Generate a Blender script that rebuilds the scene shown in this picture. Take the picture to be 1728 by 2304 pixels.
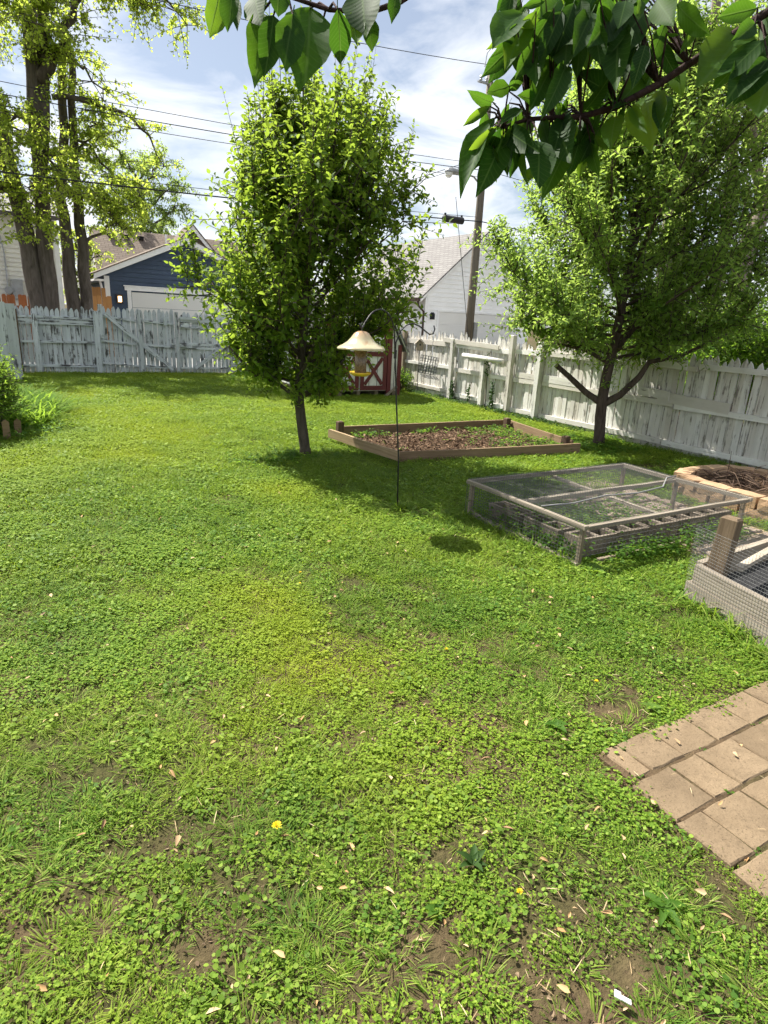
import bpy, math, random
import numpy as np
from mathutils import Vector, Matrix
for o in list(bpy.data.objects): bpy.data.objects.remove(o)
scene = bpy.context.scene
C = scene.collection
rnd = random.Random(7)
rg = np.random.default_rng(11)
R = math.radians

# ------------------------------------------------------------------ camera
cam_d = bpy.data.cameras.new('camera'); cam = bpy.data.objects.new('camera', cam_d); C.objects.link(cam)
yaw, pitch, roll = R(30.7), R(17.2), R(3.0)
fwd = Vector((math.sin(yaw)*math.cos(pitch), math.cos(yaw)*math.cos(pitch), -math.sin(pitch)))
rt0 = Vector((math.cos(yaw), -math.sin(yaw), 0)); up0 = rt0.cross(fwd)
rt = rt0*math.cos(roll)+up0*math.sin(roll); up = up0*math.cos(roll)-rt0*math.sin(roll)
cam.matrix_world = Matrix(((rt.x, up.x, -fwd.x, 0), (rt.y, up.y, -fwd.y, 0), (rt.z, up.z, -fwd.z, 1.7), (0, 0, 0, 1)))
cam_d.sensor_fit = 'VERTICAL'; cam_d.sensor_height = 36; cam_d.lens = 21.875
cam_d.clip_start = .05; cam_d.clip_end = 2000
scene.camera = cam
scene.render.resolution_x, scene.render.resolution_y = 768, 1024

# ------------------------------------------------------------------ sky and sun
SUN_EL, SUN_AZ = R(54), R(-23)          # azimuth measured from +Y, positive towards +X
w = bpy.data.worlds.new('World'); scene.world = w; w.use_nodes = True
nt = w.node_tree; nt.nodes.clear()
def wn(t, **k):
    n = nt.nodes.new(t)
    for a, b in k.items(): setattr(n, a, b)
    return n
sky = wn('ShaderNodeTexSky', sky_type='NISHITA', sun_disc=False, sun_elevation=SUN_EL, sun_rotation=SUN_AZ, air_density=1.0, dust_density=1.2, ozone_density=1.2)
tc = wn('ShaderNodeTexCoord'); sep = wn('ShaderNodeSeparateXYZ'); nt.links.new(tc.outputs['Generated'], sep.inputs[0])
ad = wn('ShaderNodeMath', operation='ADD'); nt.links.new(sep.outputs[2], ad.inputs[0]); ad.inputs[1].default_value = .18
mx = wn('ShaderNodeMath', operation='MAXIMUM'); nt.links.new(ad.outputs[0], mx.inputs[0]); mx.inputs[1].default_value = .05
dx = wn('ShaderNodeMath', operation='DIVIDE'); nt.links.new(sep.outputs[0], dx.inputs[0]); nt.links.new(mx.outputs[0], dx.inputs[1])
dy = wn('ShaderNodeMath', operation='DIVIDE'); nt.links.new(sep.outputs[1], dy.inputs[0]); nt.links.new(mx.outputs[0], dy.inputs[1])
cmb = wn('ShaderNodeCombineXYZ'); nt.links.new(dx.outputs[0], cmb.inputs[0]); nt.links.new(dy.outputs[0], cmb.inputs[1]); cmb.inputs[2].default_value = 3.7
noi = wn('ShaderNodeTexNoise'); noi.inputs['Scale'].default_value = 1.9; noi.inputs['Detail'].default_value = 9; noi.inputs['Roughness'].default_value = .56; noi.inputs['Distortion'].default_value = .5
nt.links.new(cmb.outputs[0], noi.inputs['Vector'])
ramp = wn('ShaderNodeValToRGB'); ramp.color_ramp.elements[0].position = .42; ramp.color_ramp.elements[0].color = (.20, .20, .20, 1); ramp.color_ramp.elements[1].position = .60
nt.links.new(noi.outputs['Fac'], ramp.inputs[0])
mixc = wn('ShaderNodeMix', data_type='RGBA'); nt.links.new(ramp.outputs[0], mixc.inputs['Factor'])
nt.links.new(sky.outputs[0], mixc.inputs[6]); mixc.inputs[7].default_value = (9.6, 9.9, 10.4, 1)
bg = wn('ShaderNodeBackground'); bg.inputs['Strength'].default_value = .052
nt.links.new(mixc.outputs[2], bg.inputs[0])
wo = wn('ShaderNodeOutputWorld'); nt.links.new(bg.outputs[0], wo.inputs[0])

sd = bpy.data.lights.new('sun', 'SUN'); sd.energy = 5.0; sd.angle = R(.5); sd.color = (1, .95, .86)
sun = bpy.data.objects.new('sun', sd); C.objects.link(sun)
sdir = Vector((math.sin(SUN_AZ)*math.cos(SUN_EL), math.cos(SUN_AZ)*math.cos(SUN_EL), math.sin(SUN_EL)))
sun.rotation_euler = sdir.to_track_quat('Z', 'Y').to_euler(); sun.location = (0, 0, 30)
vs = scene.view_settings; vs.view_transform = 'Standard'; vs.look = 'None'; vs.exposure = 1.25; vs.gamma = 1; vs.use_curve_mapping = False
try:
    scene.cycles.max_bounces = 5; scene.cycles.diffuse_bounces = 3; scene.cycles.transmission_bounces = 3; scene.cycles.glossy_bounces = 2; scene.cycles.use_adaptive_sampling = True; scene.cycles.adaptive_threshold = .03; scene.cycles.sample_clamp_indirect = 6
except Exception: pass

# ------------------------------------------------------------------ materials
class NT:
    def __init__(s, name):
        s.m = bpy.data.materials.new(name); s.m.use_nodes = True; s.t = s.m.node_tree; s.t.nodes.clear()
        s.out = s.n('ShaderNodeOutputMaterial')
    def n(s, t, ins=None, **k):
        a = s.t.nodes.new(t)
        for x, y in k.items(): setattr(a, x, y)
        for x, y in (ins or {}).items():
            if isinstance(y, bpy.types.NodeSocket): s.t.links.new(y, a.inputs[x])
            else: a.inputs[x].default_value = y
        return a
    def noise(s, vec, scale, detail=4, rough=.55, dist=0):
        return s.n('ShaderNodeTexNoise', {'Vector': vec, 'Scale': scale, 'Detail': detail, 'Roughness': rough, 'Distortion': dist}).outputs['Fac']
    def ramp(s, fac, stops):
        r = s.n('ShaderNodeValToRGB', {0: fac}); e = r.color_ramp.elements
        while len(e) < len(stops): e.new(.5)
        for i, (p, c) in enumerate(stops): e[i].position = p; e[i].color = (*c, 1) if len(c) == 3 else c
        return r.outputs[0]
    def mix(s, f, a, b, mode='MIX'):
        q = s.n('ShaderNodeMix', data_type='RGBA', blend_type=mode)
        for k, v in ((0, f), (6, a), (7, b)):
            if isinstance(v, bpy.types.NodeSocket): s.t.links.new(v, q.inputs[k])
            else: q.inputs[k].default_value = v if k == 0 else (*v, 1)
        return q.outputs[2]
    def math(s, op, a, b=0):
        q = s.n('ShaderNodeMath', operation=op)
        for k, v in ((0, a), (1, b)):
            if isinstance(v, bpy.types.NodeSocket): s.t.links.new(v, q.inputs[k])
            else: q.inputs[k].default_value = v
        return q.outputs[0]
    def coord(s, scale=(1, 1, 1), per_object=True):
        t = s.n('ShaderNodeTexCoord').outputs['Object']
        if per_object:
            oi = s.n('ShaderNodeObjectInfo').outputs['Random']
            sh = s.math('MULTIPLY', oi, 37.)
            v = s.n('ShaderNodeVectorMath', {0: t, 1: sh}, operation='ADD').outputs[0]
        else: v = t
        return s.n('ShaderNodeMapping', {0: v, 3: scale}).outputs[0]
    def surf(s, color, rough=.7, bump=None, bstr=.3, bdist=.01, spec=.35, metal=0, **k):
        p = s.n('ShaderNodeBsdfPrincipled', {'Base Color': color if isinstance(color, bpy.types.NodeSocket) else (*color, 1), 'Roughness': rough, 'Metallic': metal, 'Specular IOR Level': spec})
        for a, b in k.items():
            p.inputs[a.replace('_', ' ')].default_value = b
        if bump is not None:
            b = s.n('ShaderNodeBump', {'Height': bump, 'Strength': bstr, 'Distance': bdist}); s.t.links.new(b.outputs[0], p.inputs['Normal'])
        return p.outputs[0]
    def end(s, sh): s.t.links.new(sh, s.out.inputs[0]); return s.m

def m_plain(name, c, rough=.6, spec=.35, metal=0, var=.15, scale=8):
    q = NT(name); v = q.coord()
    f = q.noise(v, scale, 5)
    a = tuple(x*(1-var) for x in c); b = tuple(min(1, x*(1+var)) for x in c)
    return q.end(q.surf(q.ramp(f, [(.3, a), (.7, b)]), rough, q.noise(v, scale*4, 4), .12, .005, spec, metal))

def m_wood(name, c1, c2, rough=.85, grain=(2, 2, 30), axis='x', tone=.35):
    """bare weathered board; grain runs along the local axis"""
    q = NT(name)
    sc = {'x': (1.2, 26, 26), 'y': (26, 1.2, 26), 'z': (26, 26, 1.2)}[axis]
    v = q.coord(sc); f = q.noise(v, 1.6, 6, .65, .6)
    v2 = q.coord((3, 3, 3)); g = q.noise(v2, 1.2, 4)
    col = q.ramp(f, [(.25, c1), (.7, c2)])
    oi = q.n('ShaderNodeObjectInfo').outputs['Random']
    col = q.mix(q.math('MULTIPLY', g, tone), col, tuple(x*.45 for x in c1))
    hs = q.n('ShaderNodeHueSaturation', {'Color': col, 'Value': q.math('ADD', q.math('MULTIPLY', oi, .35), .82)})
    return q.end(q.surf(hs.outputs[0], rough, f, .5, .004, .2))

def m_paint(name, paint, wood, axis='z', peel=.5, dirt=(.40, .35, .28)):
    """old white paint flaking off grey wood, grimy near its lower end"""
    q = NT(name)
    sc = {'x': (1.5, 22, 22), 'y': (22, 1.5, 22), 'z': (22, 22, 1.5)}[axis]
    v = q.coord(sc); f = q.noise(v, 1.0, 7, .7, .4)
    v2 = q.coord((1, 1, 1)); g = q.noise(v2, 4.5, 5, .6)
    s = q.math('ADD', q.math('MULTIPLY', f, .6), q.math('MULTIPLY', g, .4))
    mask = q.ramp(s, [(peel-.035, (1, 1, 1)), (peel+.03, (0, 0, 0))])
    oi = q.n('ShaderNodeObjectInfo').outputs['Random']
    pc = q.ramp(q.noise(v, .5, 5, .6), [(.3, tuple(x*.74 for x in paint)), (.7, paint)])
    pc = q.mix(q.math('MULTIPLY', q.math('POWER', oi, 1.4), .55), pc, dirt)
    pc = q.mix(q.math('MULTIPLY', q.ramp(g, [(.45, (0, 0, 0)), (.75, (1, 1, 1))]), .3), pc, dirt)
    wc = q.ramp(f, [(.3, tuple(x*.6 for x in wood)), (.6, wood)])
    return q.end(q.surf(q.mix(mask, pc, wc), .75, q.math('SUBTRACT', s, q.math('MULTIPLY', mask, .2)), .5, .004, .25))

def m_leaf(name, cols, trans, tmix=.45, rough=.6, attr=None, spec=.14):
    q = NT(name)
    ri = q.n('ShaderNodeNewGeometry').outputs['Random Per Island']
    n = len(cols)
    col = q.ramp(ri, [(i/(n-1), c) for i, c in enumerate(cols)])
    tcol = q.ramp(ri, [(0, tuple(x*.75 for x in trans)), (1, trans)])
    if attr:
        a = q.n('ShaderNodeAttribute', attribute_name='tint', attribute_type='INSTANCER').outputs['Fac']
        col = q.mix(a, col, attr[0]); tcol = q.mix(a, tcol, attr[1])
        a2 = q.n('ShaderNodeAttribute', attribute_name='dk', attribute_type='INSTANCER').outputs['Fac']
        col = q.mix(a2, col, (.028, .085, .014)); tcol = q.mix(a2, tcol, (.10, .26, .02))
    p = q.surf(col, rough, spec=spec)
    t = q.n('ShaderNodeBsdfTranslucent', {0: tcol}).outputs[0]
    return q.end(q.n('ShaderNodeMixShader', {0: tmix, 1: p, 2: t}).outputs[0])

def m_bark(name, c1, c2, sc=(9, 9, 2)):
    q = NT(name); v = q.coord(sc, False); f = q.noise(v, 2.2, 8, .65, .8)
    g = q.noise(q.coord((1, 1, 1), False), 5, 4)
    col = q.mix(q.math('MULTIPLY', g, .5), q.ramp(f, [(.32, c1), (.68, c2)]), tuple(x*.6 for x in c2))
    return q.end(q.surf(col, .9, f, .9, .02, .15))

def m_ground():
    q = NT('ground_soil'); t = q.n('ShaderNodeTexCoord').outputs['Object']
    f = q.noise(t, 9, 8, .7); g = q.noise(t, .7, 5, .6); h = q.noise(t, 60, 4, .7)
    soil = q.ramp(f, [(.3, (.045, .03, .018)), (.7, (.15, .105, .062))])
    green = q.ramp(h, [(.3, (.03, .032, .012)), (.7, (.09, .085, .032))])
    col = q.mix(q.ramp(g, [(.42, (0, 0, 0)), (.56, (1, 1, 1))]), soil, green)
    return q.end(q.surf(col, .95, q.math('ADD', f, h), .8, .02, .1))

def m_mulch():
    q = NT('mulch_soil'); t = q.n('ShaderNodeTexCoord').outputs['Object']
    f = q.noise(t, 24, 8, .75)
    return q.end(q.surf(q.ramp(f, [(.3, (.03, .019, .012)), (.7, (.12, .075, .045))]), .95, f, .9, .03, .1))

def m_island(name, cols, rough=.85):
    q = NT(name); ri = q.n('ShaderNodeNewGeometry').outputs['Random Per Island']
    n = len(cols)
    return q.end(q.surf(q.ramp(ri, [(i/(n-1), c) for i, c in enumerate(cols)]), rough, spec=.2))

def m_stone(name, c1, c2, c3, sc=6):
    q = NT(name); v = q.coord(); f = q.noise(v, sc, 7, .65); g = q.noise(v, sc*7, 5, .7)
    oi = q.n('ShaderNodeObjectInfo').outputs['Random']
    col = q.mix(q.ramp(g, [(.5, (0, 0, 0)), (.75, (.7, .7, .7))]), q.ramp(f, [(.3, c1), (.7, c2)]), c3)
    gr = q.noise(v, sc*26, 3, .8); col = q.mix(q.ramp(gr, [(.56, (0, 0, 0)), (.66, (.75, .75, .75))]), col, tuple(x*.45 for x in c3)); col = q.mix(q.ramp(gr, [(.30, (.5, .5, .5)), (.40, (0, 0, 0))]), col, tuple(min(1, x*1.5) for x in c2))
    st_ = q.noise(v, 2.2, 5, .6); col = q.mix(q.ramp(st_, [(.45, (0, 0, 0)), (.7, (.55, .55, .55))]), col, tuple(x*.6 for x in c1))
    hs = q.n('ShaderNodeHueSaturation', {'Color': col, 'Value': q.math('ADD', q.math('MULTIPLY', oi, .3), .88), 'Saturation': .95})
    return q.end(q.surf(hs.outputs[0], .9, q.math('ADD', q.math('ADD', f, q.math('MULTIPLY', g, .35)), q.math('MULTIPLY', gr, .3)), .7, .012, .2))

def m_shingle(name, c1, c2, scale=1.0):
    q = NT(name); v = q.n('ShaderNodeTexCoord').outputs['UV']
    b = q.n('ShaderNodeTexBrick', {'Vector': v, 'Color1': (*c1, 1), 'Color2': (*c2, 1), 'Mortar': (*[x*.45 for x in c1], 1), 'Scale': scale, 'Mortar Size': .012, 'Bias': 0, 'Brick Width': .34, 'Row Height': .16})
    f = q.noise(v, 3, 5)
    col = q.mix(q.math('MULTIPLY', f, .5), b.outputs[0], tuple(x*.7 for x in c2))
    return q.end(q.surf(col, .9, b.outputs[1], -.4, .01, .15))

MT = {}
MT['ground'] = m_ground()
MT['mulch'] = m_mulch()
MT['paint'] = m_paint('white_fence_paint', (.76, .75, .71), (.26, .235, .20), 'z', .445)
MT['paint_old_shade'] = m_paint('worn_fence_paint_shaded', (.60, .645, .66), (.11, .11, .105), 'z', .445, (.34, .36, .36))  # worn paint, with the blue-grey of shade mixed into its colour
MT['paint_rail'] = m_paint('white_rail_paint', (.80, .79, .75), (.32, .29, .25), 'x', .40)
MT['paint_rail_old_shade'] = m_paint('worn_rail_paint_shaded', (.62, .665, .68), (.10, .10, .095), 'x', .46, (.36, .38, .38))  # rails alike: worn, and tinted with the back fence's blue-grey shade
MT['wood_bed'] = m_wood('bed_board', (.16, .105, .06), (.34, .24, .145))
MT['wood_grey'] = m_wood('grey_board', (.20, .165, .125), (.44, .385, .31))
MT['wood_greyz'] = m_wood('grey_post', (.19, .15, .105), (.40, .33, .25), axis='z')
MT['wood_dark'] = m_wood('dark_post', (.07, .045, .03), (.15, .10, .065), axis='z')
MT['cedar'] = m_wood('cedar_picket', (.26, .085, .035), (.42, .16, .07), axis='z')
MT['cedar2'] = m_wood('tan_picket', (.36, .17, .06), (.52, .27, .11), axis='z')
MT['pole'] = m_wood('pole_wood', (.10, .085, .065), (.23, .20, .16), axis='z')
MT['wire'] = m_plain('galvanised_wire', (.12, .123, .12), .65, .4, .4)
MT['cable'] = m_plain('black_cable', (.03, .03, .032), .6)
MT['black_iron'] = m_plain('black_iron', (.018, .018, .018), .45, .4)
MT['red'] = m_paint('barn_red_paint', (.17, .045, .045), (.14, .07, .05), 'z', .33, (.12, .04, .035))
MT['shed_white'] = m_plain('shed_white', (.70, .70, .66), .7)
MT['white_trim'] = m_plain('white_trim', (.84, .84, .83), .55, var=.04)
MT['white_siding'] = m_plain('white_siding', (.90, .90, .89), .6, var=.05, scale=1.5)
MT['cream_siding'] = m_plain('cream_siding', (.72, .70, .65), .65, var=.07, scale=1.5)
MT['blue_siding'] = m_plain('blue_siding', (.055, .082, .135), .6, var=.1, scale=2)
MT['door_white'] = m_plain('door_white', (.72, .71, .68), .5, var=.03, scale=1)
MT['roof_grey'] = m_shingle('grey_shingles', (.20, .19, .185), (.26, .25, .24))
MT['roof_brown'] = m_shingle('brown_shingles', (.17, .135, .11), (.235, .19, .155))
MT['brown_metal'] = m_plain('brown_gutter', (.05, .032, .025), .4)
MT['grey_metal'] = m_plain('grey_metal', (.35, .36, .37), .45, .5, .4)
MT['dark'] = m_plain('dark_liner', (.018, .018, .02), .8)
MT['concrete'] = m_stone('old_concrete', (.13, .105, .08), (.25, .21, .165), (.07, .06, .048), 9)
MT['paver'] = m_stone('tan_paver', (.175, .124, .072), (.235, .17, .102), (.115, .082, .048), 5)
MT['path_stone'] = m_stone('brown_path_stone', (.22, .165, .125), (.34, .27, .21), (.15, .11, .085), 5)
MT['block'] = m_stone('tan_wall_block', (.36, .225, .125), (.47, .31, .18), (.25, .165, .10), 8)
MT['bark1'] = m_bark('pear_bark', (.03, .025, .018), (.12, .10, .075))
MT['bark2'] = m_bark('apple_bark', (.03, .022, .018), (.13, .10, .08))
MT['bark3'] = m_bark('maple_bark', (.045, .036, .03), (.155, .13, .11), (5, 5, 1))
MT['bark4'] = m_bark('pale_bark', (.16, .13, .105), (.36, .31, .26), (5, 5, 1))
MT['bark5'] = m_bark('cherry_bark', (.02, .012, .012), (.09, .055, .05), (14, 14, 14))
MT['leaf_pear'] = m_leaf('pear_leaf', [(.035, .085, .010), (.06, .125, .016), (.11, .18, .028)], (.42, .58, .06), .48)
MT['leaf_apple'] = m_leaf('apple_leaf', [(.05, .11, .018), (.095, .18, .035), (.17, .26, .07)], (.50, .70, .12), .5)
MT['leaf_maple'] = m_leaf('maple_leaf', [(.08, .15, .02), (.12, .19, .03), (.20, .27, .045)], (.62, .76, .10), .6)
MT['leaf_far'] = m_leaf('far_leaf', [(.09, .15, .03), (.14, .21, .05)], (.46, .62, .12), .54)
MT['leaf_bush'] = m_leaf('bush_leaf', [(.035, .085, .012), (.06, .135, .02), (.10, .19, .03)], (.34, .56, .05), .45)
MT['leaf_ivy'] = m_leaf('ivy_leaf', [(.02, .05, .012), (.045, .09, .02)], (.12, .24, .04), .25)
MT['leaf_lily'] = m_leaf('lily_leaf', [(.07, .15, .025), (.12, .21, .04), (.17, .24, .06)], (.38, .58, .06), .45, .8, None, .06)
MT['leaf_cherry'] = m_leaf('cherry_leaf', [(.022, .065, .012), (.03, .085, .016)], (.16, .34, .02), .42, .38)
yl = ((.28, .33, .025), (.46, .54, .035))
MT['clover'] = m_leaf('clover_leaf', [(.05, .11, .014), (.125, .22, .022), (.24, .335, .045)], (.44, .62, .045), .32, .6, yl, .10)
MT['ivy_ground'] = m_leaf('ground_ivy_leaf', [(.045, .105, .018), (.115, .21, .028), (.23, .33, .055)], (.40, .60, .05), .30, .58, yl, .12)
MT['grass'] = m_leaf('grass_blade', [(.045, .11, .014), (.125, .22, .024), (.28, .33, .08)], (.42, .62, .045), .34, .6, yl, .10)
MT['dry'] = m_island('dry_stalks', [(.26, .18, .09), (.42, .32, .18), (.50, .42, .26)])
MT['litter'] = m_island('leaf_litter', [(.30, .17, .07), (.42, .27, .13), (.50, .38, .22), (.22, .12, .06)])
MT['chips'] = m_island('wood_chips', [(.07, .042, .026), (.15, .09, .055), (.26, .17, .105), (.10, .06, .038)])
MT['twig'] = m_island('dead_twigs', [(.05, .03, .022), (.10, .065, .045), (.20, .14, .10)])
MT['dandelion'] = m_plain('dandelion_petals', (.78, .56, .01), .6)
MT['white_plastic'] = m_plain('white_plastic', (.82, .82, .80), .4, var=.04)

# ------------------------------------------------------------------ mesh helpers
class MB:
    def __init__(s): s.v = []; s.f = []
    def add(s, vs_, fs_):
        o = len(s.v); s.v += [tuple(a) for a in vs_]; s.f += [tuple(i+o for i in f) for f in fs_]; return s
    def box(s, x0, x1, y0, y1, z0, z1):
        return s.add([(x0, y0, z0), (x1, y0, z0), (x1, y1, z0), (x0, y1, z0), (x0, y0, z1), (x1, y0, z1), (x1, y1, z1), (x0, y1, z1)],
                     [(0, 3, 2, 1), (4, 5, 6, 7), (0, 1, 5, 4), (1, 2, 6, 5), (2, 3, 7, 6), (3, 0, 4, 7)])
    def beam(s, p0, p1, wd, ht, upv=(0, 0, 1)):
        p0, p1 = Vector(p0), Vector(p1); d = (p1-p0).normalized(); u = Vector(upv)
        sd_ = d.cross(u).normalized(); u = sd_.cross(d)
        a, b = sd_*wd/2, u*ht/2
        q = [p0-a-b, p0+a-b, p0+a+b, p0-a+b, p1-a-b, p1+a-b, p1+a+b, p1-a+b]
        return s.add(q, [(0, 1, 2, 3), (7, 6, 5, 4), (0, 4, 5, 1), (1, 5, 6, 2), (2, 6, 7, 3), (3, 7, 4, 0)])
    def tube(s, pts, rad, n=6, cap=True):
        pts = [Vector(p) for p in pts]; k = len(pts)
        if not hasattr(rad, '__len__'): rad = [rad]*k
        o = len(s.v); prev = None
        for i in range(k):
            d = (pts[min(i+1, k-1)]-pts[max(i-1, 0)])
            d = d.normalized() if d.length > 1e-9 else Vector((0, 0, 1))
            if prev is None:
                a = d.cross(Vector((0, 0, 1)) if abs(d.z) < .9 else Vector((1, 0, 0))).normalized()
            else:
                a = (prev-d*prev.dot(d)).normalized()
            prev = a; b = d.cross(a)
            for j in range(n):
                t = 2*math.pi*j/n; q = pts[i]+(a*math.cos(t)+b*math.sin(t))*rad[i]
                s.v.append((q.x, q.y, q.z))
        for i in range(k-1):
            for j in range(n):
                jj = (j+1) % n
                s.f.append((o+i*n+j, o+i*n+jj, o+(i+1)*n+jj, o+(i+1)*n+j))
        if cap:
            s.f.append(tuple(o+j for j in reversed(range(n)))); s.f.append(tuple(o+(k-1)*n+j for j in range(n)))
        return s
    def lathe(s, prof, n=24, c=(0, 0, 0), wob=None):
        o = len(s.v)
        for i, (r, z) in enumerate(prof):
            for j in range(n):
                t = 2*math.pi*j/n; rr = r*(1+(wob(t, i) if wob else 0))
                s.v.append((c[0]+rr*math.cos(t), c[1]+rr*math.sin(t), c[2]+z))
        for i in range(len(prof)-1):
            for j in range(n):
                jj = (j+1) % n; s.f.append((o+i*n+j, o+i*n+jj, o+(i+1)*n+jj, o+(i+1)*n+j))
        return s
    def prism(s, poly, axis, a0, a1):
        """poly of 2D points, extruded along axis ('x','y' or 'z') from a0 to a1"""
        def P(p, a): return {'x': (a, p[0], p[1]), 'y': (p[0], a, p[1]), 'z': (p[0], p[1], a)}[axis]
        n = len(poly)
        return s.add([P(p, a0) for p in poly]+[P(p, a1) for p in poly],
                     [tuple(range(n)), tuple(range(2*n-1, n-1, -1))]+[(i, i+n, (i+1) % n+n, (i+1) % n) for i in range(n)])
    def mesh(s, name, smooth=False):
        m = bpy.data.meshes.new(name); m.from_pydata(s.v, [], s.f); m.update()
        if smooth: m.polygons.foreach_set('use_smooth', [True]*len(m.polygons))
        return m

def obj(name, me, mat, parent=None, loc=None, rot=None, kind=None, label=None):
    if isinstance(me, MB): me = me.mesh(name)
    if mat is not None and not me.materials: me.materials.append(MT[mat] if isinstance(mat, str) else mat)
    o = bpy.data.objects.new(name, me); C.objects.link(o)
    if parent is not None: o.parent = parent
    if loc is not None: o.location = loc
    if rot is not None: o.rotation_euler = rot
    if kind: o['kind'] = kind
    if label: o['label'] = label
    return o
def tag(o, label, cat, group=None, kind=None):
    o['label'] = label; o['category'] = cat
    if group: o['group'] = group
    if kind: o['kind'] = kind
    return o
def thing(name, label, cat, loc=(0, 0, 0), rotz=0, group=None):
    o = bpy.data.objects.new(name, None); C.objects.link(o); o.location = loc; o.rotation_euler = (0, 0, rotz)
    return tag(o, label, cat, group)

def np_mesh(name, V, T, smooth=True):
    m = bpy.data.meshes.new(name); V = np.asarray(V, np.float32); T = np.asarray(T, np.int32)
    m.vertices.add(len(V)); m.vertices.foreach_set('co', V.ravel())
    m.loops.add(T.size); m.loops.foreach_set('vertex_index', T.ravel())
    m.polygons.add(len(T)); m.polygons.foreach_set('loop_start', np.arange(0, T.size, 3, dtype=np.int32))
    m.polygons.foreach_set('use_smooth', np.full(len(T), smooth))
    m.update(calc_edges=True); return m

def nrm(a): return a/np.maximum(np.linalg.norm(a, axis=-1, keepdims=True), 1e-9)
LT = np.array([(0, 0, 0), (.36, 0, 0), (.7, 0, 0), (1, 0, 0), (.3, .5, 1), (.68, .36, 1), (.3, -.5, 1), (.68, -.36, 1)])
LF = np.array([(0, 1, 4), (1, 2, 5), (1, 5, 4), (2, 3, 5), (0, 6, 1), (1, 6, 7), (1, 7, 2), (2, 7, 3)])
RT_ = np.array([(0, 0, 0), (.28, .46, .2), (.72, .46, .2), (1, .14, 0), (1, -.14, 0), (.72, -.46, .2), (.28, -.46, .2), (.5, 0, -.1)])
RF_ = np.array([(7, 0, 6), (7, 6, 5), (7, 5, 4), (7, 4, 3), (7, 3, 2), (7, 2, 1), (7, 1, 0)])
def leaf_arrays(P, D, N, L, W, droop=.25, fold=.12, tpl=None):
    """many small leaves: base points P, axes D, normals N, lengths L, width ratio W"""
    T0, F0 = tpl or (LT, LF)
    P, D, N = (np.asarray(a, float) for a in (P, D, N)); n = len(P)
    L = np.broadcast_to(np.asarray(L, float), (n,)); W = np.broadcast_to(np.asarray(W, float), (n,))
    droop = np.broadcast_to(np.asarray(droop, float), (n,))
    D = nrm(D); S = nrm(np.cross(N, D)); N = np.cross(D, S)
    t, s, h = T0[:, 0], T0[:, 1], T0[:, 2]
    V = (P[:, None, :]+D[:, None, :]*(t[None, :, None]*L[:, None, None])
         + S[:, None, :]*(s[None, :, None]*(L*W)[:, None, None])
         + N[:, None, :]*((h[None, :]*fold*L[:, None]-droop[:, None]*L[:, None]*t[None, :]**2)[:, :, None]))
    F = (F0[None]+(np.arange(n)*len(T0))[:, None, None])
    return V.reshape(-1, 3), F.reshape(-1, 3)
def cat_arrays(lst):
    V = []; F = []; o = 0
    for v, f in lst: V.append(v); F.append(f+o); o += len(v)
    return np.concatenate(V), np.concatenate(F)
def rvec(n): return nrm(rg.normal(size=(n, 3)))

def vnoise(x, y, seed=0):
    """smooth value noise, for patch maps"""
    xi, yi = np.floor(x).astype(int), np.floor(y).astype(int); fx, fy = x-xi, y-yi
    fx, fy = fx*fx*(3-2*fx), fy*fy*(3-2*fy)
    def hsh(a, b):
        h = (a*374761393+b*668265263+seed*974634777) & 0xffffffff; h = ((h ^ (h >> 13))*1274126177) & 0xffffffff
        return ((h ^ (h >> 16)) & 0xffff)/65535.
    return (hsh(xi, yi)*(1-fx)+hsh(xi+1, yi)*fx)*(1-fy)+(hsh(xi, yi+1)*(1-fx)+hsh(xi+1, yi+1)*fx)*fy
def fbm(x, y, seed=0): return .55*vnoise(x, y, seed)+.3*vnoise(x*2.1, y*2.1, seed+1)+.15*vnoise(x*4.3, y*4.3, seed+2)
def gz(x, y): return 0.02*(fbm(np.asarray(x, float)*.9, np.asarray(y, float)*.9, 5)-.5)

# ================================================================== THE SETTING: ground, road, paving
xs = np.concatenate([[-500, -200, -60, -20], np.arange(-7, 12.01, .25), [20, 60, 200, 500]])
ys = np.concatenate([[-500, -200, -60, -20], np.arange(-4, 18.01, .25), [26, 60, 200, 700]])
GX, GY = np.meshgrid(xs, ys)
inside = (GX > -6.8) & (GX < 11.8) & (GY > -3.8) & (GY < 17.4)
GZ = np.where(inside, gz(GX, GY), 0)
nx, ny = len(xs), len(ys)
idx = np.arange(nx*ny).reshape(ny, nx)
a, b, c, d = idx[:-1, :-1].ravel(), idx[:-1, 1:].ravel(), idx[1:, 1:].ravel(), idx[1:, :-1].ravel()
gm = np_mesh('ground', np.stack([GX.ravel(), GY.ravel(), GZ.ravel()], 1), np.concatenate([np.stack([a, b, c], 1), np.stack([a, c, d], 1)]))
g = obj('ground', gm, 'ground'); g['kind'] = 'structure'; g['label'] = 'bare soil and thatch under the lawn'
alley = obj('alley_road', MB().box(-60, 80, 19.3, 23.2, -.02, .03), m_stone('alley_gravel', (.30, .29, .27), (.42, .41, .38), (.2, .19, .18), 4)); alley['kind'] = 'structure'

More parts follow.
